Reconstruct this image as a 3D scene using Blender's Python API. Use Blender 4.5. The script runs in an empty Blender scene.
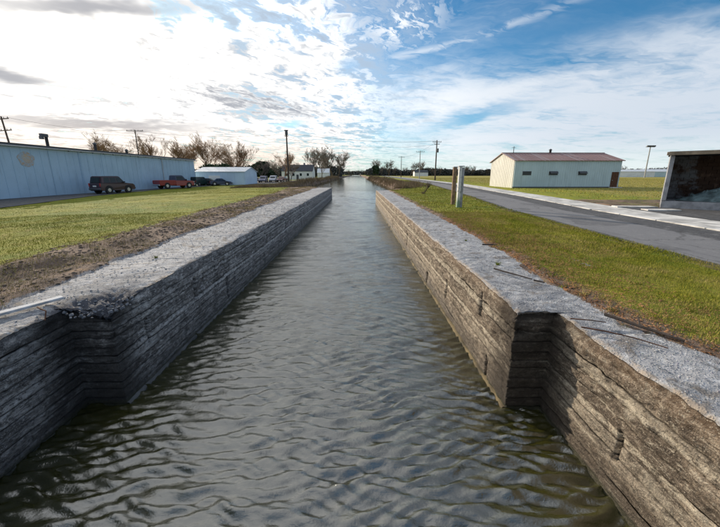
import bpy, bmesh, math, random
import numpy as np
from mathutils import Vector, Matrix
R = math.radians
random.seed(7); rng = np.random.default_rng(7)
SC = bpy.context.scene
COL = SC.collection
PI = math.pi

# ------------------------------------------------------------------ camera
cam = bpy.data.cameras.new("camera"); cam.lens = 15.0; cam.sensor_width = 36; cam.sensor_fit = 'HORIZONTAL'
cam.shift_y = -0.0326; cam.clip_start = .05; cam.clip_end = 6000
co = bpy.data.objects.new("camera", cam); COL.objects.link(co)
co.location = (0, 0, 3.3); co.rotation_euler = (R(90-12.4), 0, R(-0.57)); SC.camera = co

# ------------------------------------------------------------------ node helper
class G:
    """small wrapper: arithmetic on shader sockets"""
    def __init__(s, nt): s.nt = nt
    def n(s, t, **kw):
        nd = s.nt.nodes.new(t)
        for k, v in kw.items(): setattr(nd, k, v)
        return nd
    def lk(s, a, b):
        if isinstance(a, S): a = a.s
        if hasattr(a, 'is_output'): s.nt.links.new(a, b)
        else:
            try: b.default_value = a
            except Exception:
                b.default_value = (a, a, a) if not hasattr(a, '__len__') else ((*a, 1) if len(a) == 3 else a[:3])
    def m(s, op, a, b=0.0, c=0.0):
        nd = s.n('ShaderNodeMath', operation=op)
        s.lk(a, nd.inputs[0]); s.lk(b, nd.inputs[1])
        if op in ('MULTIPLY_ADD', 'SMOOTH_MIN', 'SMOOTH_MAX'): s.lk(c, nd.inputs[2])
        return S(s, nd.outputs[0])
    def ramp(s, v, lo, hi, a=0.0, b=1.0, smooth=True):
        nd = s.n('ShaderNodeMapRange', interpolation_type='SMOOTHSTEP' if smooth else 'LINEAR')
        for i, x in enumerate((v, lo, hi, a, b)): s.lk(x, nd.inputs[i])
        return S(s, nd.outputs[0])
    def mix(s, f, a, b, mode='MIX'):
        nd = s.n('ShaderNodeMix', data_type='RGBA', blend_type=mode)
        s.lk(f, nd.inputs[0])
        for x, i in ((a, 6), (b, 7)):
            if isinstance(x, (tuple, list)) and len(x) == 3: x = (*x, 1)
            s.lk(x, nd.inputs[i])
        return S(s, nd.outputs[2])
    def noise(s, vec, scale, detail=4, rough=.55, dist=0.0, out=0):
        nd = s.n('ShaderNodeTexNoise'); s.lk(vec, nd.inputs['Vector'])
        nd.inputs['Scale'].default_value = scale; nd.inputs['Detail'].default_value = detail
        nd.inputs['Roughness'].default_value = rough; nd.inputs['Distortion'].default_value = dist
        return S(s, nd.outputs[out])
    def voro(s, vec, scale, feature='F1', out=0):
        nd = s.n('ShaderNodeTexVoronoi', feature=feature); s.lk(vec, nd.inputs['Vector']); nd.inputs['Scale'].default_value = scale
        return S(s, nd.outputs[out])
    def wn(s, v):
        nd = s.n('ShaderNodeTexWhiteNoise', noise_dimensions='1D'); s.lk(v, nd.inputs['W']); return S(s, nd.outputs[0])
    def comb(s, x, y, z=0.0):
        nd = s.n('ShaderNodeCombineXYZ')
        for i, v in enumerate((x, y, z)): s.lk(v, nd.inputs[i])
        return S(s, nd.outputs[0])
    def sep(s, v):
        nd = s.n('ShaderNodeSeparateXYZ'); s.lk(v, nd.inputs[0]); return [S(s, o) for o in nd.outputs]
    def vmul(s, v, sc):
        nd = s.n('ShaderNodeVectorMath', operation='MULTIPLY'); s.lk(v, nd.inputs[0]); nd.inputs[1].default_value = sc; return S(s, nd.outputs[0])
    def vdot(s, v, c):
        nd = s.n('ShaderNodeVectorMath', operation='DOT_PRODUCT'); s.lk(v, nd.inputs[0]); nd.inputs[1].default_value = c; return S(s, nd.outputs['Value'])
    def attr(s, name, out='Fac'):
        nd = s.n('ShaderNodeAttribute', attribute_name=name); return S(s, nd.outputs[out])
    def bump(s, h, strength=.5, dist=.02):
        nd = s.n('ShaderNodeBump'); s.lk(h, nd.inputs['Height']); nd.inputs['Strength'].default_value = strength; nd.inputs['Distance'].default_value = dist
        return S(s, nd.outputs[0])
class S:
    def __init__(s, g, so): s.g = g; s.s = so
    def __add__(s, o): return s.g.m('ADD', s, o)
    __radd__ = __add__
    def __sub__(s, o): return s.g.m('SUBTRACT', s, o)
    def __rsub__(s, o): return s.g.m('SUBTRACT', o, s)
    def __mul__(s, o): return s.g.m('MULTIPLY', s, o)
    __rmul__ = __mul__
    def __truediv__(s, o): return s.g.m('DIVIDE', s, o)

# ------------------------------------------------------------------ sky, sun, exposure
SUN_AZ, SUN_EL = -41.0, 17.0          # azimuth from +Y towards +X, elevation
W = bpy.data.worlds.new("World"); SC.world = W; W.use_nodes = True
nt = W.node_tree; nt.nodes.clear(); g = G(nt)
sky = g.n('ShaderNodeTexSky', sky_type='NISHITA'); sky.sun_disc = False
sky.sun_elevation = R(SUN_EL); sky.sun_rotation = R(SUN_AZ); sky.air_density = 1.0; sky.dust_density = .6; sky.ozone_density = 2.2
tc = g.n('ShaderNodeTexCoord'); D = S(g, tc.outputs['Generated'])
nrm = g.n('ShaderNodeVectorMath', operation='NORMALIZE'); g.lk(D, nrm.inputs[0]); D = S(g, nrm.outputs[0])
dx, dy, dz = g.sep(D)
az = g.m('ARCTAN2', dx, dy) * (180/PI)
el = g.m('ARCSINE', dz) * (180/PI)
k = g.m('MAXIMUM', dz, 0.0) + 0.10
px, py = dx/k, dy/k
P3 = g.comb(px, py, 0.0)
sdir = (math.sin(R(SUN_AZ))*math.cos(R(SUN_EL)), math.cos(R(SUN_AZ))*math.cos(R(SUN_EL)), math.sin(R(SUN_EL)))
ang = g.m('ARCCOSINE', g.m('MINIMUM', g.vdot(D, sdir), .99999)) * (180/PI)
def gauss(v, w): 
    q = v / w
    return g.m('EXPONENT', q*q*-1.0)
glow = gauss(ang, 28.0)
wide = gauss(ang, 52.0)
warp = g.noise(P3, 1.3, 4, .6)
wx = (warp - .5)
warp2 = (g.noise(g.vmul(P3, (1.7, 2.3, 1)), 1.9, 3, .6) - .5)
def blob(a0, e0, ra, re, rot=0.0, ragged=1.0):
    """soft elliptical bank centred on azimuth a0, elevation e0 (degrees)"""
    u = az - a0 + wx*(7.0*ragged); v = el - e0 + warp2*(4.0*ragged)
    c, s_ = math.cos(R(rot)), math.sin(R(rot))
    a = (u*c + v*s_)/ra; b = (v*c - u*s_)/re
    return g.m('EXPONENT', (a*a + b*b)*-1.0)
# small broken altocumulus (left and middle) - rows of puffs
rowv = g.comb(px*0.75 + py*0.55 + wx*.35, py*.95 - px*1.0 + warp2*.35, 0.0)
puff = g.noise(rowv, 5.5, 6, .60, 0.0)
puffS = g.noise(g.vmul(rowv, (1, 1.7, 1)), 13.0, 5, .60, 0.0)
puffL = g.noise(rowv, 1.7, 5, .58, 0.0)
tex = puff*.55 + puffS*.12 + puffL*.43                          # mean about .55
stv = g.comb(px*1.5 + py*.55 + wx*.35, py*.95 - px*.10 + warp2*.3, 0.0)
veil = g.noise(g.vmul(stv, (.55, 1.6, 1)), 1.15, 6, .62, .5)
fine = g.noise(g.vmul(stv, (.8, 4.2, 1)), 3.2, 5, .6, .3)
leftw = g.ramp(az + wx*16.0 - g.m('MAXIMUM', el - 24.0, 0.0)*.5 + g.m('MINIMUM', el, 24.0)*.25 + (puff-.5)*10.0, 23.0, -2.0)              # 1 on the left
high = g.ramp(el, 26.0, 36.0)                                     # cloud sheet added above the view to brighten the water reflection
topblue = g.ramp(el + wx*9.0, 18.5, 23.5) * (1.0 - high)
# densities
dA = g.ramp(tex + glow*.13 + wide*.03 - topblue*.10 + high*.22, .46, .60) * leftw
rightlow = g.ramp(el + wx*8.0 - az*.02, 20.5, 12.0)
dV = g.ramp(veil*.78 + fine*.34 + rightlow*.26 + high*.2 - .12, .36, .74) * (.42 + rightlow*.55)
dV = g.m('MAXIMUM', dV, blob(8, 12.5, 13, 4.2, -4, 1.2)*.75*g.ramp(veil, .30, .55))
dV = dV * (1.0 - leftw*.4)
gap = g.m('MAXIMUM', blob(33, 20.0, 19, 3.0, 6, .8), blob(20, 9.3, 7.5, 1.1, 12, 1.0))
gap = g.m('MAXIMUM', gap, blob(45, 23.5, 26, 3.2, 4, .7)*.9)
gap = g.m('MAXIMUM', gap, blob(4, 6.6, 18, 1.2, 3, .6)*.4)
gap = g.m('MAXIMUM', gap, blob(-1.5, 18.3, 3.2, 1.6, 10, 1.0)*.8)
dV = dV * (1.0 - gap*.85)
trail = blob(16.0, 20.2, 20.0, .65, 8.5, .30)
trail2 = blob(7.0, 23.0, 7.0, 3.2, 10, 1.2) * g.ramp(puffS*.5+puff*.5, .46, .56)
patch = g.m('MAXIMUM', blob(-12.5, 8.5, 2.6, .45, 4, .6), blob(-1.0, 17.8, 2.6, 1.1, 10, .8)*.7)
dens = g.m('MAXIMUM', dA, dV)
dens = g.m('MAXIMUM', dens, trail*.6*g.ramp(fine, .35, .6))
dens = g.m('MAXIMUM', dens, trail2*.9)
hz = g.ramp(el, 8.0, 0.0)
dens = g.m('MAXIMUM', dens, hz*.60)
dens = dens * (1.0 - patch*.9)
dens = g.m('MINIMUM', dens, 1.0)
# grey undersides
brk = g.ramp(puffS*.38 + puff*.62, .42, .68)
dark = g.m('MAXIMUM', blob(-17.5, 11.6, 14, 2.3, -5, 1.1)*(brk*.9+.60), blob(-47, 11.3, 10.0, 1.25, 0, .5))
dark = g.m('MAXIMUM', dark, blob(-38, 6.8, 17, 1.25, 2, .8)*.95)
dark = g.m('MAXIMUM', dark, blob(-12, 20.5, 17, 5.0, 0, 1.2)*brk*.85)
dark = g.m('MAXIMUM', dark, blob(-38, 20.4, 20, 2.2, 13, 1.2)*1.0)
dark = g.m('MAXIMUM', dark, blob(-12, 8.8, 13, 1.0, -3, 1.0)*.45)
dark = g.m('MAXIMUM', dark, brk*g.ramp(puffL, .40, .62)*.95*(1.0-glow*.25)*leftw)
dark = g.m('MAXIMUM', dark, blob(-33, 13.0, 9, .6, 3, .9)*.6)
dark = g.m('MAXIMUM', dark, g.ramp(tex + wx*.15, .64, .44)*.80*leftw*(1.0-high*.5))
shade = g.m('MINIMUM', dark, 1.0)
lit = g.mix(wide, (4.9, 5.5, 6.3), (7.6, 7.7, 7.8))
lit = g.mix(gauss(ang, 39.0), lit, (18.0, 17.5, 16.5))
lit = g.mix(g.ramp(el, 36, 60), lit, (9.5, 9.7, 10.0))  # unseen overhead cloud, brightness set for the water reflection
lit = g.mix(gauss(ang, 7.0), lit, (70.0, 66.0, 58.0))
peach = g.ramp(el, 10.5, 1.0) * g.ramp(az, 14.0, -18.0)
lit = g.mix(peach*.85, lit, (8.4, 7.0, 5.6))
lit = g.mix(g.ramp(el, 6.0, 0.5)*g.ramp(az, -8.0, 6.0)*.7, lit, (6.9, 7.6, 7.4))
drk = g.mix(glow, (3.1, 3.5, 4.1), (4.0, 4.0, 4.2))
drk = g.mix(peach*.8, drk, (5.9, 5.0, 4.3))
q1 = 1.0 - shade
shp = 1.0 - q1*g.m('SQRT', q1)
ccol = g.mix(shade + (shp - shade)*gauss(ang, 42.0), lit, drk)
skyc = g.mix(1.0, S(g, sky.outputs[0]), (.40, .88, 1.10), 'MULTIPLY')
dens = g.m('MAXIMUM', dens, shade*.9)
final = g.mix(dens, skyc, ccol)
bgn = g.n('ShaderNodeBackground'); g.lk(final, bgn.inputs[0]); bgn.inputs[1].default_value = .10
wo = g.n('ShaderNodeOutputWorld'); nt.links.new(bgn.outputs[0], wo.inputs[0])
W.cycles.sampling_method = 'MANUAL'; W.cycles.sample_map_resolution = 512

sl = bpy.data.lights.new("sun", 'SUN'); sl.energy = 4.2; sl.angle = R(.6); sl.color = (1.0, .86, .68)
so = bpy.data.objects.new("sun", sl); COL.objects.link(so)
so.rotation_euler = (-Vector(sdir)).to_track_quat('-Z', 'Y').to_euler(); so.location = (-30, 30, 30)
SC.view_settings.view_transform = 'Standard'; SC.view_settings.look = 'None'
SC.view_settings.exposure = 0.38; SC.view_settings.gamma = 1.0
try: SC.cycles.max_bounces = 6; SC.cycles.transparent_max_bounces = 6
except Exception: pass

# ------------------------------------------------------------------ object helpers
def props(o, label=None, cat=None, group=None, kind=None):
    if label: o['label'] = label
    if cat: o['category'] = cat
    if group: o['group'] = group
    if kind: o['kind'] = kind
    return o
def link(name, me, parent=None, mat=None, loc=None):
    o = bpy.data.objects.new(name, me); COL.objects.link(o)
    if parent: o.parent = parent
    if mat and me is not None and not me.materials: me.materials.append(mat)
    if loc: o.location = loc
    return o
def empty(name, loc, rz=0):
    o = bpy.data.objects.new(name, None); COL.objects.link(o); o.location = loc; o.rotation_euler = (0, 0, rz); o.empty_display_size = .2; return o
def copy_tree(o, parent=None):
    c = o.copy(); COL.objects.link(c)
    if parent: c.parent = parent
    for ch in [x for x in o.children]: copy_tree(ch, c)
    return c
def npmesh(name, V, F, mats=(), mi=None, smooth=False, attrs=None):
    """V (n,3), F (m,k) all same k"""
    V = np.asarray(V, dtype=np.float32); F = np.asarray(F, dtype=np.int32)
    me = bpy.data.meshes.new(name); k_ = F.shape[1]
    me.vertices.add(len(V)); me.vertices.foreach_set('co', V.ravel())
    me.loops.add(F.size); me.loops.foreach_set('vertex_index', F.ravel())
    me.polygons.add(len(F)); me.polygons.foreach_set('loop_start', np.arange(0, F.size, k_, dtype=np.int32))
    me.polygons.foreach_set('loop_total', np.full(len(F), k_, dtype=np.int32))
    if mi is not None: me.polygons.foreach_set('material_index', np.asarray(mi, dtype=np.int32))
    if smooth: me.polygons.foreach_set('use_smooth', np.ones(len(F), dtype=bool))
    for m_ in mats: me.materials.append(m_)
    if attrs:
        for an, av in attrs.items():
            a = me.attributes.new(an, 'FLOAT', 'POINT'); a.data.foreach_set('value', np.asarray(av, dtype=np.float32))
    me.update(calc_edges=True); me.validate()
    return me
def gridfaces(nr, nc):
    i = np.arange(nr-1)[:, None]*nc + np.arange(nc-1)[None, :]
    return np.stack([i, i+1, i+nc+1, i+nc], -1).reshape(-1, 4)
class MB:
    """collects simple shapes into one mesh"""
    def __init__(s): s.bm = bmesh.new()
    def box(s, c, d, rz=0, rx=0, ry=0, bev=0):
        r = bmesh.ops.create_cube(s.bm, size=1)
        M = Matrix.Translation(c) @ Matrix.Rotation(rz, 4, 'Z') @ Matrix.Rotation(ry, 4, 'Y') @ Matrix.Rotation(rx, 4, 'X') @ Matrix.Diagonal((*d, 1))
        bmesh.ops.transform(s.bm, matrix=M, verts=r['verts'])
        if bev:
            es = list({e for v in r['verts'] for e in v.link_edges})
            bmesh.ops.bevel(s.bm, geom=es, offset=bev, segments=1, affect='EDGES')
        return s
    def tube(s, a, b, r1, r2=None, n=10, caps=True):
        r2 = r1 if r2 is None else r2
        a, b = Vector(a), Vector(b); d = b-a; L = d.length
        if L < 1e-6: return s
        r = bmesh.ops.create_cone(s.bm, cap_ends=caps, segments=n, radius1=r1, radius2=r2, depth=L)
        M = Matrix.Translation((a+b)/2) @ d.to_track_quat('Z', 'Y').to_matrix().to_4x4()
        bmesh.ops.transform(s.bm, matrix=M, verts=r['verts']); return s
    def prism(s, pts, axis, lo, hi):
        """extrude a 2-D polygon along axis ('X' pts=(y,z), 'Y' pts=(x,z), 'Z' pts=(x,y))"""
        def mk(p, t): return {'X': (t, p[0], p[1]), 'Y': (p[0], t, p[1]), 'Z': (p[0], p[1], t)}[axis]
        a = [s.bm.verts.new(mk(p, lo)) for p in pts]; b = [s.bm.verts.new(mk(p, hi)) for p in pts]
        s.bm.faces.new(a); s.bm.faces.new(list(reversed(b))); n = len(pts)
        for i in range(n): s.bm.faces.new([a[i], b[i], b[(i+1) % n], a[(i+1) % n]][::-1])
        return s
    def quad(s, *p):
        s.bm.faces.new([s.bm.verts.new(q) for q in p]); return s
    def build(s, name, mat, parent=None, smooth=False, loc=None):
        bmesh.ops.recalc_face_normals(s.bm, faces=s.bm.faces)
        me = bpy.data.meshes.new(name); s.bm.to_mesh(me); s.bm.free(); me.materials.append(mat)
        if smooth:
            for p in me.polygons: p.use_smooth = True
        return link(name, me, parent, loc=loc)

# numpy value noise
def _h(ix, iy, seed):
    n = (ix.astype(np.int64)*374761393 + iy.astype(np.int64)*668265263 + seed*1442695041) & 0xffffffff
    n = ((n ^ (n >> 13))*1274126177) & 0xffffffff
    n = (n ^ (n >> 16)) & 0xffff
    return n/65535.0
def vn(x, y, seed=0):
    x = np.asarray(x, float); y = np.asarray(y, float)
    x, y = np.broadcast_arrays(x, y)
    ix, iy = np.floor(x), np.floor(y); fx, fy = x-ix, y-iy
    fx = fx*fx*(3-2*fx); fy = fy*fy*(3-2*fy)
    a, b, c, d = _h(ix, iy, seed), _h(ix+1, iy, seed), _h(ix, iy+1, seed), _h(ix+1, iy+1, seed)
    return (a*(1-fx)+b*fx)*(1-fy) + (c*(1-fx)+d*fx)*fy
def fbm(x, y, oct=4, seed=0, gain=.5):
    t = 0; a = 1; s_ = 0
    for i in range(oct):
        t = t + a*(vn(x*2**i, y*2**i, seed+i*17)-.5); s_ += a; a *= gain
    return t/s_*2            # about -1..1
def sst(x, a, b):
    t = np.clip((x-a)/(b-a), 0, 1); return t*t*(3-2*t)

# ------------------------------------------------------------------ materials
def mat(name):
    m = bpy.data.materials.new(name); m.use_nodes = True; m.node_tree.nodes.clear(); gg = G(m.node_tree)
    gg.p = gg.n('ShaderNodeBsdfPrincipled'); o = gg.n('ShaderNodeOutputMaterial'); m.node_tree.links.new(gg.p.outputs[0], o.inputs[0])
    gg.pos = S(gg, gg.n('ShaderNodeNewGeometry').outputs['Position'])
    gg.obj = S(gg, gg.n('ShaderNodeTexCoord').outputs['Object'])
    return m, gg
def fin(gg, col, rough=.8, metal=0.0, bump=None, spec=.5):
    gg.lk(col if isinstance(col, S) else (*col, 1), gg.p.inputs['Base Color']); gg.lk(rough, gg.p.inputs['Roughness'])
    gg.p.inputs['Metallic'].default_value = metal; gg.p.inputs['Specular IOR Level'].default_value = spec
    if bump: gg.lk(bump, gg.p.inputs['Normal'])
def simple(name, c, rough=.6, metal=0.0, var=.15, scale=3.0, spec=.5, use='obj', bump=0.0):
    m, gg = mat(name); v = gg.obj if use == 'obj' else gg.pos
    n1 = gg.noise(v, scale, 5, .6); f = gg.ramp(n1, .3, .7)
    a = tuple(x*(1-var) for x in c); b = tuple(min(1, x*(1+var)) for x in c)
    col = gg.mix(f, a, b)
    fin(gg, col, gg.ramp(n1, .2, .8, max(.02, rough-.08), min(1, rough+.08)), metal, gg.bump(gg.noise(v, scale*12, 3), bump, .01) if bump else None, spec)
    return m

def wall_mat(name, tanA, tanB, grime_shade, lichen_glint, rust):
    m, gg = mat(name); P = gg.pos
    x, y, z = gg.sep(P)
    run = x*.8 + y                                            # along the wall
    st = gg.comb(run*1.5, z*8.5, x*1.0)
    lines = gg.noise(st, 1.5, 6, .7, .35)
    blot = gg.noise(P, 1.7, 7, .66, .4)
    mot = gg.noise(P, 14.0, 6, .72, .3)
    drip = gg.noise(gg.comb(run*3.2, z*.55, 3.0), 1.3, 6, .68, .3)
    grit = gg.noise(P, 70.0, 4, .7)
    col = gg.mix(gg.ramp(blot, .34, .66), tanA, tanB)
    col = gg.mix(gg.ramp(lines, .42, .58)*.78, col, grime_shade)
    col = gg.mix(gg.ramp(drip, .50, .68)*.60, col, tuple(c*.5 for c in grime_shade))
    col = gg.mix(gg.ramp(mot, .52, .64)*.75, col, tuple(c*.45 for c in grime_shade))
    col = gg.mix(gg.ramp(mot*.6 + lines*.4, .46, .34)*.55, col, lichen_glint)
    ly = gg.attr('layer'); col = gg.mix(gg.ramp(ly, .55, 1.0)*.55, col, tuple(c*.7 for c in lichen_glint)); col = gg.mix(gg.ramp(ly, .45, .0)*.55, col, tuple(c*1.1 for c in grime_shade))
    spk = gg.noise(gg.comb(run*13.0, z*24.0, x*13.0), 1.0, 6, .78, .1)
    col = gg.mix(gg.ramp(spk, .50, .62)*.80, col, tuple(c*.55 for c in grime_shade))
    col = gg.mix(gg.ramp(spk, .46, .36)*.60, col, lichen_glint)
    col = gg.mix(gg.ramp(lines*.6 + gg.noise(gg.comb(run*2.6, z*26.0, 0.0), 1.0, 4, .7)*.4, .44, .37)*.55, col, lichen_glint)  # pale ledge lines: efflorescence plus sun-caught edges put into the colour
    col = gg.mix(gg.ramp(z + (blot-.5)*.5 + (spk-.5)*.4, 1.28, 1.55)*.5, col, rust)
    bd = gg.m('ABSOLUTE', z - .74 + (blot-.5)*.10)
    col = gg.mix(gg.ramp(bd, .045, .012)*gg.ramp(spk, .62, .45)*.7, col, lichen_glint)
    bd2 = gg.m('ABSOLUTE', z - 1.13 + (blot-.5)*.12)
    col = gg.mix(gg.ramp(bd2, .03, .01)*gg.ramp(spk, .58, .45)*.5, col, lichen_glint)
    agg = gg.voro(P, 55.0); col = gg.mix(gg.ramp(agg, .34, .16)*gg.ramp(mot, .40, .60)*.55, col, lichen_glint)
    seam = gg.attr('seam')
    col = gg.mix(gg.ramp(seam, .15, 1.0)*.9, col, tuple(c*.22 for c in grime_shade))
    col = gg.mix(gg.ramp(gg.noise(P, 3.1, 5, .6), .60, .70)*gg.ramp(z, .2, .8)*.42, col, lichen_glint)
    step_shade = gg.ramp(gg.m('ABSOLUTE', y - 3.73), .75, .10)*gg.ramp(gg.m('ABSOLUTE', x), 4.4, 2.4, 1, 1)
    col = gg.mix(step_shade*gg.ramp(blot*.6 + lines*.4, .25, .48)*.88, col, tuple(c*.34 for c in grime_shade))  # shade of the recess step painted into the colour, along with algae stain
    wet = gg.ramp(z + (blot-.5)*.5 + (drip-.5)*.35, .62, .10)
    col = gg.mix(wet*.50, col, tuple(c*.34 for c in grime_shade))
    col = gg.mix(gg.ramp(z + (lines-.5)*.08, .10, .035)*.7, col, (.045, .05, .025))
    col = gg.mix(gg.ramp(gg.attr('hollow'), .1, .9)*.8, col, tuple(c*.28 for c in grime_shade))
    col = gg.mix(gg.ramp(grit, .35, .65)*.35, col, gg.mix(.5, col, (.02, .018, .015)))
    h = mot*1.3 + grit*.5 + lines*.6 + gg.noise(P, 30.0, 5, .75)*.8
    fin(gg, col, gg.ramp(wet, 0, 1, .9, .5), 0, gg.bump(h, 1.0, .045), .35)
    return m
M_wallR = wall_mat('weathered_concrete_sunlit', (.53, .43, .325), (.35, .28, .21), (.125, .095, .07), (.80, .71, .56), (.20, .12, .065))  # one concrete for both walls; this copy has warm sunlight in its colour
M_wallL = wall_mat('weathered_concrete_shaded', (.66, .65, .64), (.42, .41, .40), (.105, .10, .098), (.90, .90, .90), (.10, .11, .13))  # shaded copy of the same concrete, tint greyed and lifted for the shade

def top_mat():
    m, gg = mat('coping_concrete'); P = gg.pos; x, y, z = gg.sep(P)
    slab = gg.wn(gg.m('FLOOR', (y + (gg.noise(P, 1.5, 2)-.5)*.25)/2.7))
    blot = gg.noise(P, 1.4, 6, .62, .5); mid = gg.noise(P, 9.0, 6, .7, .2); grit = gg.noise(P, 60.0, 4, .75)
    pebble = gg.voro(P, 42.0); pcol = gg.voro(P, 42.0, out=1)
    col = gg.mix(gg.ramp(blot, .33, .66), (.19, .198, .215), (.35, .355, .37))
    col = gg.mix(gg.ramp(slab, .2, .9)*.35, col, (.42, .43, .45))
    col = gg.mix(gg.ramp(mid, .50, .64)*.7, col, (.10, .11, .13))
    col = gg.mix(gg.ramp(mid, .45, .33)*.55, col, (.58, .60, .63))
    col = gg.mix(gg.ramp(pebble, .30, .12)*.45, col, gg.mix(.8, col, pcol, 'MULTIPLY'))
    dp = gg.noise(P, 2.6, 6, .68, .6)
    col = gg.mix(gg.ramp(dp, .53, .64)*.65, col, (.13, .105, .08))
    col = gg.mix(gg.ramp(dp, .42, .34)*.4, col, (.12, .125, .13))
    cr = gg.voro(gg.comb(x + (mid-.5)*.35, y + (blot-.5)*.6, 0.0), .9, 'DISTANCE_TO_EDGE')
    col = gg.mix(gg.ramp(cr, .012, .003)*gg.ramp(blot, .48, .60)*.8, col, (.05, .05, .05))
    col = gg.mix(gg.ramp(gg.attr('edge'), .2, 1.0)*gg.ramp(mid, .35, .6)*.75, col, (.36, .29, .22))
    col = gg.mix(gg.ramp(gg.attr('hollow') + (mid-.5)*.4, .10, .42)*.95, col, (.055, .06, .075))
    fin(gg, col, .88, 0, gg.bump(mid*.9 + grit*.25 + gg.ramp(pebble, 0, .5, .3, 0) + dp*.8, .95, .028), .3)
    return m
M_top = top_mat()

def ground_mat():
    m, gg = mat('ground_turf'); P = gg.pos; x, y, z = gg.sep(P)
    big = gg.noise(P, .09, 4, .55); med = gg.noise(P, .9, 6, .65); sm = gg.noise(P, 9.0, 5, .7); fi = gg.noise(P, 55.0, 4, .75)
    grass = gg.mix(gg.ramp(med*.6+big*.5, .42, .68), (.115, .175, .018), (.29, .28, .030))
    grass = gg.mix(gg.ramp(sm, .50, .70)*.45, grass, (.075, .105, .014))
    grass = gg.mix(gg.ramp(gg.noise(P, 2.3, 6, .7), .50, .66)*.6, grass, (.24, .165, .06))
    grass = gg.mix(gg.ramp(fi, .4, .65)*.35, grass, (.30, .28, .07))
    dirt = gg.mix(gg.ramp(gg.noise(P, 1.6, 7, .72, .5), .38, .60), (.060, .042, .034), (.23, .165, .125))
    dirt = gg.mix(gg.ramp(med, .55, .66)*.7, dirt, (.33, .21, .12))
    dirt = gg.mix(gg.ramp(fi, .52, .7)*.6, dirt, (.36, .34, .33))
    dirt = gg.mix(gg.ramp(fi, .42, .3)*.6, dirt, (.03, .025, .022))
    grav = gg.mix(gg.ramp(sm, .35, .65), (.13, .135, .15), (.29, .295, .32))
    grav = gg.mix(gg.ramp(fi, .5, .62)*.6, grav, (.08, .08, .085))
    field = gg.mix(gg.ramp(med, .4, .65), (.30, .25, .07), (.20, .20, .045))
    d = gg.ramp(gg.attr('dirt') + (sm-.5)*.9 + (med-.5)*.7, .38, .62)
    gr = gg.ramp(gg.attr('gravel') + (sm-.5)*.8 + (med-.5)*.5, .4, .6)
    col = gg.mix(gg.ramp(gg.attr('field') + (med-.5)*.6, .3, .7), grass, field)
    col = gg.mix(d, col, dirt); col = gg.mix(gr, col, grav)
    col = gg.mix(gg.ramp(z, .55, .0), col, (.06, .05, .03))
    fin(gg, col, .95, 0, gg.bump(sm*1.0 + fi*.7, .8, .05), .15)
    return m
M_ground = ground_mat()

def water_mat():
    m, gg = mat('canal_water'); P = gg.pos; x, y, z = gg.sep(P)
    murk = gg.noise(P, .6, 3, .5)
    col = gg.mix(gg.ramp(murk, .3, .7), (.034, .033, .007), (.020, .021, .005))
    w1 = gg.noise(gg.vmul(P, (1.0, 2.4, 1)), 2.2, 5, .62, .4)
    w2 = gg.noise(gg.vmul(P, (1.6, 3.4, 1)), 8.0, 5, .65, .2)
    far = gg.ramp(y, 14.0, 60.0)
    bmp = gg.n('ShaderNodeBump'); gg.lk((w1*(.12 + far*.9) + w2*(.30 + gg.ramp(y, 5.0, 16.0)*.35))*gg.ramp(y, 30.0, 110.0, 1.0, .18), bmp.inputs['Height']); bmp.inputs['Strength'].default_value = .55; bmp.inputs['Distance'].default_value = .05
    fin(gg, col, gg.ramp(y, 6.0, 80.0, .03, .09), 0, S(gg, bmp.outputs[0]), .95)
    gg.p.inputs['IOR'].default_value = 1.9
    return m
M_water = water_mat()

def asphalt_mat():
    m, gg = mat('asphalt'); P = gg.pos; lane = gg.attr('lane')
    n1 = gg.noise(P, .8, 6, .65); n2 = gg.noise(P, 40.0, 4, .8); n3 = gg.noise(gg.vmul(P, (1, .12, 1)), 2.0, 4, .6)
    col = gg.mix(gg.ramp(lane + (n1-.5)*.35, .35, .65), (.055, .055, .058), (.155, .155, .162))
    col = gg.mix(gg.ramp(n1, .5, .7)*.35, col, (.10, .10, .105))
    col = gg.mix(gg.ramp(n2, .5, .68)*.5, col, (.30, .30, .31))
    pt = gg.noise(P, .45, 2, .4); col = gg.mix(gg.ramp(pt, .60, .615)*.5, col, (.07, .07, .075)); col = gg.mix(gg.ramp(gg.noise(P, 3.5, 5, .7), .52, .66)*.4, col, (.24, .235, .23))
    col = gg.mix(gg.ramp(n3, .55, .68)*.3, col, (.06, .06, .065))
    cr = gg.voro(gg.comb(gg.sep(P)[0] + (n1-.5)*1.5, gg.sep(P)[1] + (n3-.5)*1.2, 0.0), .35, 'DISTANCE_TO_EDGE')
    col = gg.mix(gg.ramp(cr, .010, .003)*.5, col, (.04, .04, .04))
    fin(gg, col, .85, 0, gg.bump(n2, .5, .012), .3); return m
M_asph = asphalt_mat()
M_conc = simple('pale_concrete', (.47, .46, .44), .85, 0, .38, 1.6, .3, 'pos', .4)
M_ledgeR = simple('stained_ledge', (.11, .085, .045), .8, 0, .6, 2.5, .3, 'pos', .6)
M_ledgeL = simple('dark_ledge', (.09, .09, .09), .8, 0, .5, 2.5, .3, 'pos', .6)
M_block = simple('grey_block', (.26, .265, .28), .9, 0, .35, 2.0, .3, 'pos', .6)
def grass_mat():
    m, gg = mat('grass_blades'); v = gg.attr('tint'); b = gg.attr('brown')
    n = gg.noise(gg.pos, .9, 4, .6)
    col = gg.mix(gg.ramp(v + (n-.5)*.7, 0, 1, smooth=False), (.115, .150, .018), (.31, .285, .045))
    col = gg.mix(b, col, gg.mix(gg.ramp(n, .4, .6), (.30, .20, .09), (.36, .29, .12)))
    fin(gg, col, .95, 0, None, .03)
    return m
M_grass = grass_mat()
M_leaf = simple('dead_leaf', (.26, .13, .06), .8, 0, .5, 5.0, .2, 'pos')
M_gravel = simple('gravel_chips', (.32, .325, .34), .9, 0, .5, 9.0, .2, 'pos')
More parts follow.
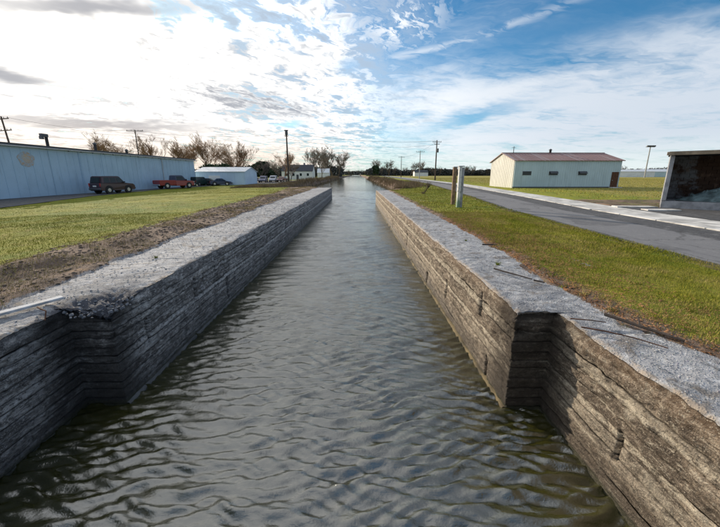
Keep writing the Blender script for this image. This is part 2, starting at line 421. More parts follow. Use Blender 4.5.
M_wood = simple('weathered_wood', (.20, .135, .085), .85, 0, .4, 6.0, .2, 'pos', .5)
M_darkwood = simple('wet_dark_wood', (.055, .045, .04), .8, 0, .4, 6.0, .2, 'pos', .5)
M_greywood = simple('silvered_board', (.42, .43, .45), .8, 0, .25, 6.0, .3, 'pos', .5)
M_pole = simple('pole_timber', (.085, .065, .05), .9, 0, .3, 2.0, .2)
M_palepole = simple('pale_pole', (.33, .33, .32), .7, 0, .2, 2.0, .3)
M_wire = simple('wire', (.04, .04, .042), .6, 0, .1)
M_metal = simple('galvanised_metal', (.42, .43, .44), .45, .7, .15)
M_dark = simple('dark_rubber', (.018, .018, .02), .8, 0, .2)
M_iron = simple('rusty_iron', (.10, .05, .03), .9, 0, .5, 9.0, .2, 'pos', .5)
M_twigO = simple('twig_tan', (.30, .185, .095), .85, 0, .3, 1.0, .2)
M_twigG = simple('twig_grey', (.17, .145, .12), .85, 0, .3, 1.0, .2)
M_bark = simple('bark', (.10, .075, .055), .95, 0, .3, 2.0, .2)
M_ever = simple('evergreen_leaves', (.035, .06, .025), .8, 0, .5, 1.5, .3)
M_wood_far = simple('far_woods', (.085, .075, .06), .9, 0, .4, .2, .1, 'pos')
M_brush = simple('dead_brush', (.20, .15, .09), .9, 0, .4, .8, .1, 'pos')

def siding(name, c, streak, corr=0.0, axis=1, stain=.3):
    m, gg = mat(name); P = gg.pos; x, y, z = gg.sep(P); a = (x, y)[axis]
    n1 = gg.noise(P, .35, 5, .6); dr = gg.noise(gg.comb(a*2.2, z*.25, 0.0), 1.0, 5, .65)
    col = gg.mix(gg.ramp(n1, .3, .7)*.6, c, tuple(min(1, q*1.25) for q in c))
    col = gg.mix(gg.ramp(dr, .52, .72)*stain, col, streak)
    col = gg.mix(gg.ramp(gg.noise(P, 5.0, 5, .7), .56, .72)*stain*.7, col, streak)
    b = None
    fin(gg, col, .55, 0, gg.bump(gg.noise(P, 1.2, 3), .2, .03), .4); return m
M_blue = siding('faded_blue_paint', (.37, .50, .62), (.22, .29, .36), 0, 1, .4)
M_blue2 = siding('pale_blue_paint', (.48, .60, .72), (.25, .33, .42), 0, 0, .3)
M_teal = siding('pale_teal_metal', (.44, .54, .57), (.27, .33, .34), 0, 0, .4)
M_cream = siding('cream_metal', (.56, .55, .49), (.30, .27, .22), 0, 1, .55)
M_white = siding('white_paint', (.70, .70, .68), (.40, .38, .35), 0, 0, .3)
M_roofred = siding('rusted_red_roof', (.23, .135, .125), (.40, .37, .37), 0, 0, 1.0)
M_roofdark = simple('dark_shingle', (.05, .055, .065), .9)
M_roofpale = simple('pale_roof', (.62, .64, .66), .5, 0, .15)
M_trim = simple('dark_trim', (.06, .065, .075), .6)
M_beige = simple('beige_fascia', (.24, .19, .135), .8, 0, .3, 3.0, .3, 'pos', .3)
def stained_mat():
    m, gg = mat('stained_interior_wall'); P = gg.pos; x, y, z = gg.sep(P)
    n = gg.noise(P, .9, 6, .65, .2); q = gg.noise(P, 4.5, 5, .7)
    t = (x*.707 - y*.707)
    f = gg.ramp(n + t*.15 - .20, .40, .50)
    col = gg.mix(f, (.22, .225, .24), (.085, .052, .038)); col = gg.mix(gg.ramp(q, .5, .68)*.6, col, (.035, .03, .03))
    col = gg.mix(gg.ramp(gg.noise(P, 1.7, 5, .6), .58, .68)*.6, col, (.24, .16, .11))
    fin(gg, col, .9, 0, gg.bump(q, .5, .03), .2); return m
M_stain = stained_mat()
M_heap = simple('pale_teal_rubble', (.17, .235, .245), .9, 0, .5, 3.0, .2, 'pos', .6)
def glassm(name='window_glass', c=(.02, .03, .035)):
    m, gg = mat(name); fin(gg, c, .18, 0, None, .35); return m
M_glass = glassm()
def paint(name, c, rough=.32):
    m, gg = mat(name); n = gg.noise(gg.obj, 2.0, 4, .6)
    col = gg.mix(gg.ramp(n, .4, .7)*.25, c, tuple(x*.6+.008 for x in c))
    fin(gg, col, rough, 0, None, .5); gg.p.inputs['Coat Weight'].default_value = .3; return m
M_lampred = simple('tail_lamp_red', (.35, .02, .02), .3)
M_lampwhite = simple('head_lamp', (.7, .7, .68), .2)
M_chrome = simple('hub_metal', (.5, .5, .52), .3, .9)

# ------------------------------------------------------------------ lock walls
TOP = 1.53
SLOTS_R = [(8.62, -.05, .42, .10), (6.70, .40, .86, .07), (4.74, .92, 1.36, .045), (4.33, .02, .42, .05), (12.4, .3, .95, .10), (17.5, .2, .9, .12)]
SLOT_RN = [(2.47, .46, .80, .022)]
SLOTS_L = [(4.45, .68, 1.05, .06), (7.4, .15, .7, .08), (5.9, .75, 1.2, .06), (11.0, .5, 1.1, .1)]
def lock_wall(side, Xn, Xf, Ys, Yend, backX, mface, label):
    """side=+1 right bank, -1 left bank. path runs from behind the camera, through the step of the gate recess, to the far end"""
    pts = []
    y = -3.2
    while y < Ys-1e-6: pts.append((Xn, y, side*-1.0, 0.0)); y += .022
    n1 = 20
    for i in range(n1+1): pts.append((Xn + (Xf-Xn)*i/n1, Ys, 0.0, -1.0))
    y = Ys + .02
    while y < Yend: pts.append((Xf, y, side*-1.0, 0.0)); y += max(.022, .0062*y)
    for i in range(9): pts.append((Xf + (backX-Xf)*i/8, Yend, 0.0, 1.0))
    pts = np.array(pts); N = len(pts)
    xy = pts[:, :2]; nr = pts[:, 2:].copy()
    # blend normals at corners so that both sides meet
    for c in (np.array([Xn, Ys]), np.array([Xf, Ys]), np.array([Xf, Yend])):
        d = np.linalg.norm(xy-c, axis=1); idx = np.where(d < .035)[0]
        a = nr[max(idx[0]-2, 0)] + nr[min(idx[-1]+2, N-1)]; nr[idx] = a
    u = np.concatenate([[0], np.cumsum(np.linalg.norm(np.diff(xy, axis=0), axis=1))])
    yy = xy[:, 1]
    dist = np.maximum(yy, 2.0)
    # edge chipping
    sd = 11 if side > 0 else 71
    chip = np.clip(fbm(u*2.1, 0*u, 5, sd)*.5+.42, 0, 1)**2
    eb = .015 + .075*chip + .035*np.clip(fbm(u*9, 0*u+3, 3, sd+5), 0, 1)      # drop of edge
    ea = .012 + .085*np.clip(fbm(u*1.7, 0*u+9, 5, sd+2)*.6+.38, 0, 1)**1.5 + .02*np.abs(fbm(u*11, 0*u, 2, sd+9))
    corner = np.exp(-((xy[:, 0]-Xf)**2 + (yy-Ys)**2)/(.26**2))
    big = .20 if side < 0 else .05
    eb = eb + big*corner; ea = ea + (.10 if side < 0 else .03)*corner
    slots = SLOTS_R if side > 0 else SLOTS_L
    # layers (form-board lifts)
    heights = [-.25]
    r_ = random.Random(5 if side > 0 else 9)
    while heights[-1] < TOP-.16: heights.append(heights[-1] + r_.uniform(.105, .165))
    heights[-1] = TOP-.0
    root = empty('lock_wall', (0, 0, 0)); props(root, label, 'canal wall')
    T = np.array([0, .05, .13, .26, .40, .55, .70, .83, .92, .97, 1.0])
    onfar = (np.abs(xy[:, 0]-Xf) < 1e-4) & (yy > Ys)
    onnear = (np.abs(xy[:, 0]-Xn) < 1e-4) & (yy < Ys)
    for k_ in range(len(heights)-1):
        z0, z1 = heights[k_], heights[k_+1]
        zz = z0 + (z1-z0)*T
        U, Z = np.meshgrid(u, zz)
        wob = .012*fbm(U*.9, Z*0+k_*0, 3, sd+40)
        prof = np.sin(np.clip(T/.13, 0, 1)*PI/2)*np.sin(np.clip((1-T)/.10, 0, 1)*PI/2)
        prof = prof[:, None]
        lay = .020*fbm(u*.55, u*0+k_*7.3, 3, sd+60)[None, :] + r_.uniform(-.008, .012)
        rough = (.032 if side > 0 else .026)*fbm(U*4.2, Z*5.0, 6, sd+3, .70) + .020*fbm(U*9, Z*11, 4, sd+4, .65)
        pit = np.clip(fbm(U*3.1, Z*5, 4, sd+8)-.28, 0, 1)*.16
        upper = sst(Z, .55, 1.5)
        d = rough*(.6+.9*upper) + lay*prof - .024*(1-prof)*(.35+.95*np.clip(vn(U*1.3, Z*0+k_, sd+1)*1.4, 0, 1)) - pit*(.35+upper)
        top_t = sst(Z, TOP-.16, TOP)                     # rounding towards the broken edge
        D_ = d*(1-top_t) - ea[None, :]*top_t**1.5
        zo = Z - eb[None, :]*sst(Z, TOP-.22, TOP)
        slotm = np.zeros_like(D_)
        for (sy, sz0, sz1, sw) in (slots if True else []):
            mm = onfar[None, :]*np.clip(1-np.abs(yy[None, :]-sy)/(sw*.5+.01), 0, 1)*sst(Z, sz0-.02, sz0+.02)*sst(Z, sz1+.02, sz1-.02)
            slotm = np.maximum(slotm, np.minimum(1, mm*2.5))
        if side > 0:
            for (sy, sz0, sz1, sw) in SLOT_RN:
                mm = onnear[None, :]*np.clip(1-np.abs(yy[None, :]-sy)/(sw*.5+.012), 0, 1)*sst(Z, sz0-.02, sz0+.02)*sst(Z, sz1+.02, sz1-.02)
                slotm = np.maximum(slotm, np.minimum(1, mm*2.5))
        D_ = D_ - slotm*.12
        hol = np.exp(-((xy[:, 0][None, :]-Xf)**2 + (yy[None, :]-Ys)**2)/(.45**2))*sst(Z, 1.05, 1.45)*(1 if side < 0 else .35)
        D_ = D_ - hol*.05*(1+fbm(U*7, Z*7, 3, sd+90))
        X_ = xy[:, 0][None, :] + nr[:, 0][None, :]*D_; Y_ = xy[:, 1][None, :] + nr[:, 1][None, :]*D_
        V = np.stack([X_, Y_, zo], -1).reshape(-1, 3)
        F = gridfaces(len(T), N)
        if side > 0: F = F[:, ::-1]
        seam = np.broadcast_to(np.clip((1-prof), 0, 1), U.shape)
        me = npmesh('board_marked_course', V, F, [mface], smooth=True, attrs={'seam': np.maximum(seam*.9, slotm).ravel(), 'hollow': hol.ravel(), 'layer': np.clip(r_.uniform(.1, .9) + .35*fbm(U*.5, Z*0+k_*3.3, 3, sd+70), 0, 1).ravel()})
        link('concrete_course', me, root)
    # top surface
    tgtY = np.where(yy < Ys, yy, yy)
    t1 = np.where(yy < Ys-1e-6, yy - .35*sst(yy, -1, Ys), 0)
    instep = (np.abs(yy-Ys) < 1e-6)
    fs = np.abs(xy[:, 0]-Xn)/abs(Xf-Xn)
    t1 = np.where(instep & (xy[:, 0]*side <= Xn*side+1e-6), Ys-.35 + .7*fs, t1)
    isfar = (yy > Ys+1e-6)
    t1 = np.where(isfar, yy + .35*(1-sst(yy, Ys, Ys+4)), t1)
    endm = np.abs(yy-Yend) < 1e-6
    t1 = np.where(endm, Yend, t1)
    xt = np.full(N, backX)
    dd = np.array([0, .012, .028, .05, .075, .105, .14, .18, .225, .275, .33, .39, .45, .52, .6, .68, .77, .87, .97, 1.08, 1.2, 1.35, 1.5, 1.7, 1.9, 2.2])
    tv = np.stack([xt-xy[:, 0], t1-yy], -1); L = np.linalg.norm(tv, axis=1)+1e-6
    Q = np.minimum(dd[:, None]/L[None, :], 1.0); Q[-1, :] = 1.0
    px_ = xy[:, 0][None, :] + tv[:, 0][None, :]*Q; py_ = yy[None, :] + tv[:, 1][None, :]*Q
    t_ab = Q*L[None, :]
    w = np.exp(-(t_ab/.055)**1.2)
    X_ = px_ - nr[:, 0][None, :]*ea[None, :]*w; Y_ = py_ - nr[:, 1][None, :]*ea[None, :]*w
    cx_, cy_ = Xf + side*.12, Ys + .12
    rr = np.sqrt(((px_-cx_)/1.0)**2 + ((py_-cy_)/1.15)**2)
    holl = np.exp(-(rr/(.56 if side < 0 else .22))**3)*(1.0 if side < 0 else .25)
    zr = .022*fbm(px_*1.2, py_*1.2, 4, sd+20) + .020*fbm(px_*5, py_*7, 3, sd+21, .6) + .007*fbm(px_*25, py_*25, 2, sd+22, .7)
    joint = np.zeros_like(px_)
    for jy in (-.9, .75, 3.1 if side > 0 else 2.0, 6.2, 9.3, 12.9, 17.0, 22.0, 28.0):
        jw = .02 + .0035*max(jy, 0)
        joint = np.maximum(joint, np.clip(1-np.abs(py_ + .05*fbm(px_*2, py_*0, 3, sd+33)-jy)/jw, 0, 1))
    mound = .028*np.clip(fbm(px_*1.0+5, py_*.8, 3, sd+25), -.2, 1)*sst(t_ab, .15, .7)
    w2 = np.exp(-(t_ab/.05)**1.0)
    ZZ = TOP - eb[None, :]*w2 + (zr + mound)*(1-np.exp(-(t_ab/.03)**2)) - joint*.025*(t_ab > .001) - holl*(.085+.15*fbm(px_*8, py_*8, 4, sd+50, .65))*(1-np.exp(-(t_ab/.03)))
    ZZ[0, :] = TOP - eb
    V = np.stack([X_, Y_, ZZ], -1).reshape(-1, 3); F = gridfaces(len(dd), N)
    if side > 0: F = F[:, ::-1]
    edge = np.exp(-(t_ab/.10)**2)
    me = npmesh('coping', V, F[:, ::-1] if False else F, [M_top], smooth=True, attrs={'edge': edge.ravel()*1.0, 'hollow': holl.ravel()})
    link('coping', me, root)
    # footing ledge along the waterline of the far section
    V = []; sec = [(.0, -.3), (.030, -.28), (.036, .012), (.022, .026), (-.05, .036)]
    ys = [Ys+.02]; 
    while ys[-1] < Yend-.1: ys.append(ys[-1] + max(.12, .012*ys[-1]))
    for y in ys:
        for (o_, z_) in sec: V.append((Xf - side*(o_+.012*float(fbm(np.array(y*2.), np.array(o_*9), 2, 3))), y, z_))
    F = gridfaces(len(ys), len(sec)); F = F if side > 0 else F[:, ::-1]
    link('footing_ledge', npmesh('footing_ledge', V, F, [M_ledgeR if side > 0 else M_ledgeL], smooth=False), root)
    return root
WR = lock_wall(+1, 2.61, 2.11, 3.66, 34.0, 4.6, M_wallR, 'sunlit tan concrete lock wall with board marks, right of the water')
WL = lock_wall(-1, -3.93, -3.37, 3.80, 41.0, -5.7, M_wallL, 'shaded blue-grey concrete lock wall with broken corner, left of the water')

# ------------------------------------------------------------------ canal water
def water():
    xs = np.concatenate([np.linspace(-60, -14, 8), np.linspace(-13, -4.5, 10), np.linspace(-4.2, 2.9, 330), np.linspace(3.3, 10, 12), np.linspace(12, 40, 5)])
    ys = [-4.0]
    while ys[-1] < 60: ys.append(ys[-1] + (max(.020, .0062*max(ys[-1], 0)) if ys[-1] > 1.2 else .12))
    while ys[-1] < 1500: ys.append(ys[-1]*1.06)
    ys = np.array(ys); X, Y = np.meshgrid(xs, ys)
    H = np.zeros_like(X)
    wx_ = X + .16*fbm(X*.8, Y*.8, 3, 201); wy_ = Y + .20*fbm(X*.7+7, Y*.9, 4, 202)
    r_ = np.random.default_rng(21)
    gust = .55 + .75*vn(X*.45, Y*.28, 288)
    for i in range(54):
        lam = .068*(5.8**(i/53.0)); th = r_.normal(-0.12 if i % 3 else .22, .22); kx, ky = math.sin(th), math.cos(th)
        ph = r_.uniform(0, 6.28); amp = .0225*lam*(1.75 if .09 < lam < .21 else .62)
        if lam < .11: amp *= .7
        fade = 1-sst(Y, 30*lam, 75*lam) if lam < .5 else 1.0
        grp = np.clip(vn(X*.55/lam**.5 + i*3.1, Y*.5/lam**.5, 300+i)*2.0-.35, 0, 2)
        c_ = np.cos(2*PI/lam*(kx*wx_ + ky*wy_) + ph)
        H += amp*grp*gust*fade*(2*((c_+1)/2)**1.6-.8)
    for i in range(14):
        lam = .45*(3.2**(i/13.0)); th = r_.normal(.05, .25); kx, ky = math.sin(th), math.cos(th)
        grp = np.clip(vn(X*.4 + i*5.1, Y*.22, 400+i)*2.0-.4, 0, 2)
        H += .0085*lam*grp*sst(Y, 5, 12)*np.cos(2*PI/lam*(kx*wx_ + ky*wy_) + r_.uniform(0, 6.28))
    H *= (1-sst(Y, 35, 75)); H -= H.mean()
    H += .0
    V = np.stack([X, Y, H], -1).reshape(-1, 3)
    o = link('canal_water', npmesh('canal_water', V, gridfaces(*X.shape), [M_water], smooth=True)); props(o, 'rippled dark olive canal water between the two lock walls', None, None, 'structure')
water()

# ------------------------------------------------------------------ terrain
def road_off(y):    # how far the road bends away from the canal
    y = np.asarray(y, float)
    return np.interp(y, [-400, 5, 15, 24, 54, 119, 300, 900], [-.2, 0.0, .65, 2.1, 6.1, 10.2, 17, 36])
def edgeR(y): return np.where(y < 34.2, 3.0, 3.0 + (7.3-3.0)*sst(y, 34.2, 48))
def edgeL(y): return np.where(y < 41.2, -4.3, -4.3 - (12.4-4.3)*sst(y, 41.2, 45))
def bR(y):          # ragged turf edge on the right coping
    return np.interp(y, [-5, 2.5, 3.4, 5, 8, 12, 34], [3.75, 3.6, 3.25, 3.3, 3.35, 3.45, 3.5]) + .16*fbm(y*1.1, y*0, 4, 400) + .05*fbm(y*6, y*0, 2, 401)
def bL(y):
    return np.interp(y, [-5, 3, 6, 10, 20, 41], [4.5, 4.65, 4.85, 5.15, 5.3, 5.3]) + .28*fbm(y*.8, y*0, 4, 410) + .06*fbm(y*5, y*0, 2, 411)
def gz_right(x, y): return 1.52 + .03*fbm(x*.35, y*.35, 3, 420) + .012*fbm(x*2.2, y*2.2, 3, 421)
def gz_left(x, y):
    base = 1.52 - .56*sst(-x, 6.5, 30)
    band = np.exp(-((-x-6.1)/1.1)**2)
    return base + .035*fbm(x*.4, y*.4, 3, 430) + band*(.08 + .17*fbm(x*1.1, y*1.1, 5, 431, .6)) + .015*fbm(x*2.5, y*2.5, 3, 432)
def terrain_z(x, y):
    r = x > -.5
    s = np.where(r, x-edgeR(y), -(x-edgeL(y)))
    lock = np.where(r, y < 34.2, y < 41.2)
    zr = gz_right(x, y); zl = gz_left(x, y)
    land = np.where(r, zr, zl)
    # inside the walls: sits just under the coping, then comes up through it at the ragged boundary
    q = np.where(r, x-bR(y), -x-bL(y))
    lip = np.clip(q*.35, -.07, .045) 
    flatp = 1.53 + lip + .012*fbm(x*5, y*5, 3, 440)
    blend = sst(q, .1, .9)
    zlock = np.where(s < 0, -1.2, flatp*(1-blend) + (land+.04)*blend)
    zbank = -1.2 + (land+1.2)*sst(s, -1.4, 1.1)
    zbank = np.where(s < -1.4, -1.2, zbank)
    return np.where(lock, zlock, zbank)
def ground():
    def ser(a, b, st0, gr):
        v = [a]; st = st0
        while v[-1] < b: v.append(v[-1]+st); st *= gr
        return np.array(v)
    xr = np.concatenate([[0, 1.5, 2.9, 3.001, 3.06], ser(3.12, 2000, .055, 1.028)])
    xl = -np.concatenate([[4.29, 4.301, 4.36], ser(4.43, 2500, .06, 1.026)])[::-1]
    xs = np.concatenate([xl, [-3.5, -2, -1], xr])
    ys = np.concatenate([-ser(.05, 60, .08, 1.12)[::-1], ser(.13, 3000, .08, 1.011)])
    ys = np.sort(np.concatenate([ys, [34.18, 34.22, 41.18, 41.22]]))
    X, Y = np.meshgrid(xs, ys); Z = terrain_z(X, Y)
    rd = X - road_off(Y)
    under = (rd > 6.9) & (rd < 13.5) & (X > 0)
    Z = np.where(under, np.minimum(Z, 1.49), Z)
    q = np.where(X > 0, X-bR(Y), -X-bL(Y))
    dirtL = (X < 0)*sst(-X, 4.2, 4.8)*(1-sst(-X - np.interp(Y, [0, 5, 15, 30, 42, 60], [6.5, 6.7, 7.3, 8.0, 9.5, 13]) + .5*fbm(X*.5, Y*.5, 3, 450), -.5, .4))
    dirtR = (X > 0)*(1-sst(q, .1, .75))*.68
    bank = np.where(X > 0, (Y > 34.2)*(1-sst(X-edgeR(Y), 1.2, 2.6)), (Y > 41.2)*(1-sst(-(X-edgeL(Y)), 1.5, 4.0)))
    shoulder = (X > 0)*(np.exp(-((rd-6.75)/.28)**2)*.6 + np.exp(-((rd-14.4)/1.0)**2)*.45*(Y < 22))
    yardR = (X > 14)*(X < 23)*(Y > 13)*(Y < 21)*.62
    dirt = np.maximum.reduce([dirtL, dirtR*1.0, bank*.9, shoulder, yardR])
    gravel = (X < 0)*np.where(Y < 41, 1-sst(q, -.1, .25), 0)*.9 + (X > 14.0)*(X < 30)*(Y > -5)*(Y < 15.5)*.0
    field = (X > 0)*sst(rd, 15, 24)*.8 + (Y > 90)*.4
    V = np.stack([X, Y, Z], -1).reshape(-1, 3)
    me = npmesh('ground', V, gridfaces(*X.shape), [M_ground], smooth=True, attrs={'dirt': dirt.ravel(), 'gravel': gravel.ravel(), 'field': field.ravel()})
    o = link('ground', me); props(o, 'mown turf and bare earth banks on both sides of the canal', None, None, 'structure')
ground()
def tz(x, y): return float(terrain_z(np.array([float(x)]), np.array([float(y)]))[0])

# ------------------------------------------------------------------ road, sidewalk, lots
def ribbon(name, ys, x0f, x1f, z, m, n=12, lane=None):
    ys = np.array(ys); V = []; A = []
    for y in ys:
        a, b = float(x0f(y)), float(x1f(y))
        for i in range(n+1):
            t = i/n; V.append((a+(b-a)*t, y, z if not callable(z) else z(a+(b-a)*t, y))); A.append(lane(t) if lane else .8)
    return npmesh(name, V, gridfaces(len(ys), n+1), [m], smooth=True, attrs={'lane': A})
ysr = np.concatenate([np.arange(-60, 60, 1.0), np.arange(60, 900, 12.0)])
nz = lambda y: .10*float(fbm(np.array(y*.7), np.array(0.), 3, 500))
o = link('road', ribbon('road', ysr, lambda y: 7.0+road_off(y)+nz(y), lambda y: 11.18+road_off(y), 1.535, M_asph, 24,
    lambda t: (0.0 if t < .05 else (1.0 if t < .66 else .0)))); props(o, 'worn grey asphalt road with a darker far lane', None, None, 'structure')
sw = empty('sidewalk', (0, 0, 0)); props(sw, 'pale concrete strip of slabs along the road', None, None, 'structure')
slab_rng = random.Random(3)
y = -12.0; L_ = 1.8; slabmesh = {}
while y < 46:
    key = slab_rng.randrange(4)
    if key not in slabmesh:
        b = MB(); b.box((0, 0, 0), (2.05, L_-.03, .12), bev=.012); r = b.build('concrete_slab', M_conc, sw); slabmesh[key] = r.data; o = r
    else: o = link('concrete_slab', slabmesh[key], sw)
    x0 = float(road_off(y+L_/2)); x1 = float(road_off(y+L_)); xz = float(road_off(y))
    o.location = (12.25+x0, y+L_/2, 1.50 + slab_rng.uniform(-.006, .008)); o.rotation_euler = (slab_rng.uniform(-.003, .003), 0, -math.atan2(x1-xz, L_))
    y += L_
yf = np.concatenate([np.arange(46, 60, 1.0), np.arange(60, 900, 12.0)])
link('far_slabs', ribbon('far_slabs', yf, lambda y: 11.22+road_off(y), lambda y: 13.27+road_off(y), 1.556, M_conc, 4), sw)
# drive to the open shed
o = link('driveway', ribbon('driveway', np.arange(-20, 15.7, .7), lambda y: 13.3+road_off(y), lambda y: 30, 1.57, M_asph, 10, lambda t: .25)); props(o, 'dark asphalt driveway in front of the open shed', None, None, 'structure')
for (cx_, cy_, w_, d_, lab) in [(14.9, 16.0, 2.0, .55, 'long pale concrete slab lying in the dirt left of the open shed'), (14.85, 14.5, 1.5, .5, 'broken pale concrete slab on the driveway, nearer the road')]:
    b = MB(); b.prism([(-w_/2, -d_/2), (w_*.1, -d_*.55), (w_/2, -d_*.4), (w_*.46, d_*.5), (-w_*.1, d_*.42), (-w_*.47, d_*.5)], 'Z', 0, .06)
    o = b.build('pavement_slab', M_conc, None, loc=(cx_, cy_, 1.56)); o.rotation_euler.z = -.12; props(o, lab, 'slab')
# strip beside the long warehouse
yl = np.arange(-15, 66, 1.5)
o = link('parking_strip', ribbon('parking_strip', yl, lambda y: -33.2, lambda y: float(np.interp(y, [-15, 19, 31, 45, 60, 66], [-16, -23.2, -27.6, -30.0, -29.5, -29.0])) + nz(y)*3, lambda x, y: tz(x, y)+.035, M_asph, 14, lambda t: .1)); props(o, 'dark asphalt strip along the blue warehouse', None, None, 'structure')
o = link('parking_lot', ribbon('parking_lot', np.arange(66.1, 112, 2.0), lambda y: -50, lambda y: -17.5 + nz(y)*8, lambda x, y: tz(x, y)+.045, M_asph, 14, lambda t: .1)); props(o, 'far parking lot beyond the small pale building', None, None, 'structure')

# ------------------------------------------------------------------ long blue warehouse
def warehouse():
    zb, zt = .80, 6.20; root = empty('warehouse', (-33, 25, zb)); props(root, 'long low pale-blue warehouse filling the left side of the picture', 'warehouse')
    def P(o): o.matrix_parent_inverse = Matrix.Translation((33, -25, -zb)); return o
    Y0, Y1 = -22.0, 63.0; step = 6.8; y = 33.6
    ys = [33.6+step*i for i in range(-8, 5)]; ys = [Y0]+[q for q in ys if Y0+1 < q < Y1-1]+[Y1]
    for a, b_ in zip(ys[:-1], ys[1:]):
        m = MB(); m.box((-33.06, (a+b_)/2, (zb-.3+zt-.18)/2), (.12, b_-a-.035, zt-.18-zb+.3), bev=.012)
        P(m.build('wall_panel', M_blue, root))
    m = MB(); m.box((-33.4, (Y0+Y1)/2, (zb+zt)/2-.2), (.5, Y1-Y0-.3, zt-zb-.3)); P(m.build('inner_wall', M_trim, root))
    m = MB(); m.box((-45.2, Y1-.1, (zb+zt)/2-.15), (23.6, .2, zt-zb-.4)); P(m.build('end_wall', M_blue, root))
    m = MB(); m.box((-45, (Y0+Y1)/2, zt-.06), (24.3, Y1-Y0+.3, .16)); P(m.build('roof', M_roofpale, root))
    m = MB(); m.box((-32.78, (Y0+Y1)/2, zt-.09), (.10, Y1-Y0+.34, .22)); P(m.build('roof_trim', M_trim, root))
    m = MB(); m.box((-32.95, (Y0+Y1)/2, zb+.09), (.06, Y1-Y0, .24)); P(m.build('wall_base', M_block, root))
    m = MB()
    for q in range(16): m.box((-32.95, 36+q*1.6, zt-.32-.0*q), (.10, .12, .10))
    o = m.build('eave_bracket', M_trim, root); P(o); o['kind'] = 'stuff'
    m = MB()
    for q in range(92): m.box((-32.992, Y0+.5+q*.92, (zb+zt)/2-.1), (.022, .05, zt-zb-.35))
    o = m.build('wall_rib', M_blue, root); P(o); o['kind'] = 'stuff'
    m = MB(); m.box((-32.70, (Y0+Y1)/2, zt-.24), (.13, Y1-Y0+.3, .10)); P(m.build('gutter', M_metal, root))
    for q in (27.0, 52.6): m = MB(); m.tube((-32.90, q, zb+.1), (-32.90, q, zt-.3), .055, n=8); P(m.build('downpipe', M_metal, root))
    # faded round painted emblem, on a thin plate fixed flat to the wall
    m = MB(); n = 26
    em, gg = mat('faded_emblem_paint'); x, y, z = gg.sep(gg.pos); r2 = (y-31.3)*(y-31.3) + (z-4.85)*(z-4.85)
    c = gg.mix(gg.ramp(gg.noise(gg.pos, 3.5, 4), .4, .6), (.50, .36, .25), (.36, .43, .50)); c = gg.mix(gg.ramp(r2, .22, .05), c, (.55, .42, .29)); c = gg.mix(gg.ramp(gg.noise(gg.pos, 7, 5, .7), .45, .6)*.8, c, (.37, .48, .58)); fin(gg, c, .7)
    pts = [(31.3 + .78*(1+.10*math.sin(5*a*2*PI/n))*math.cos(a*2*PI/n), 4.75 + .74*math.sin(a*2*PI/n)) for a in range(n)]
    m.prism(pts, 'X', -32.995, -32.976); P(m.build('painted_emblem', em, root))
    m = MB(); m.tube((-32.97, 37.2, zb+.2), (-32.97, 37.2, zt-.2), .05, n=6); P(m.build('downpipe', M_blue, root))
    return root
warehouse()
def roof_vent(x, y, z, h, r, label, hood):
    t = empty('roof_vent', (x, y, z)); props(t, label, 'vent')
    MB().tube((0, 0, 0), (0, 0, h), r, n=12).build('vent_pipe', M_dark, t)
    m = MB(); 
    if hood == 'goose': m.box((0, -.22, h), (r*2.4, .75, .32), bev=.05); m.box((0, -.5, h-.28), (r*2.2, .26, .3))
    else: m.tube((0, 0, h), (0, 0, h+.10), r*1.5, r*1.5, n=12); m.tube((0, 0, h+.10), (0, 0, h+.25), r*1.5, .05, n=12)
    m.build('vent_hood', M_trim, t)
roof_vent(-33.6, 34.4, 6.22, 1.15, .14, 'dark goose-neck vent on the warehouse roof, left of the other vents', 'goose')
roof_vent(-34, 41.0, 6.22, .85, .16, 'short dark capped pipe vent on the warehouse roof above the suv', 'cap')
roof_vent(-34, 46.4, 6.22, .45, .16, 'lowest stubby roof vent near the crossarm pole', 'cap')

def gable_building(name, cx, cy, w, d, zb, he, hr, mw, me_, mr, label, cat='building', ov=.25, ridge='X', rz=0):
    root = empty(name, (cx, cy, zb), rz); props(root, label, cat)
    m = MB(); t = .12
    if ridge == 'X':
        m.box((0, -d/2, he/2), (w, t, he)); m.build('wall', mw, root); m = MB(); m.box((0, d/2, he/2), (w, t, he)); m.build('wall', mw, root)
        for s_ in (-1, 1):
            m = MB(); m.prism([(-d/2+t/2, 0), (d/2-t/2, 0), (d/2-t/2, he), (0, hr), (-d/2+t/2, he)], 'X', s_*w/2-.06, s_*w/2+.06); m.build('gable_wall', me_, root)
        for s_ in (-1, 1):
            m = MB(); y0 = s_*(d/2+ov); sl_ = (hr-he)/(d/2); z0 = he-ov*sl_
            m.prism([(0, hr+.02), (y0, z0+.02), (y0, z0+.10), (0, hr+.10)], 'X', -w/2-ov, w/2+ov); m.build('roof_slope', mr, root)
    return root

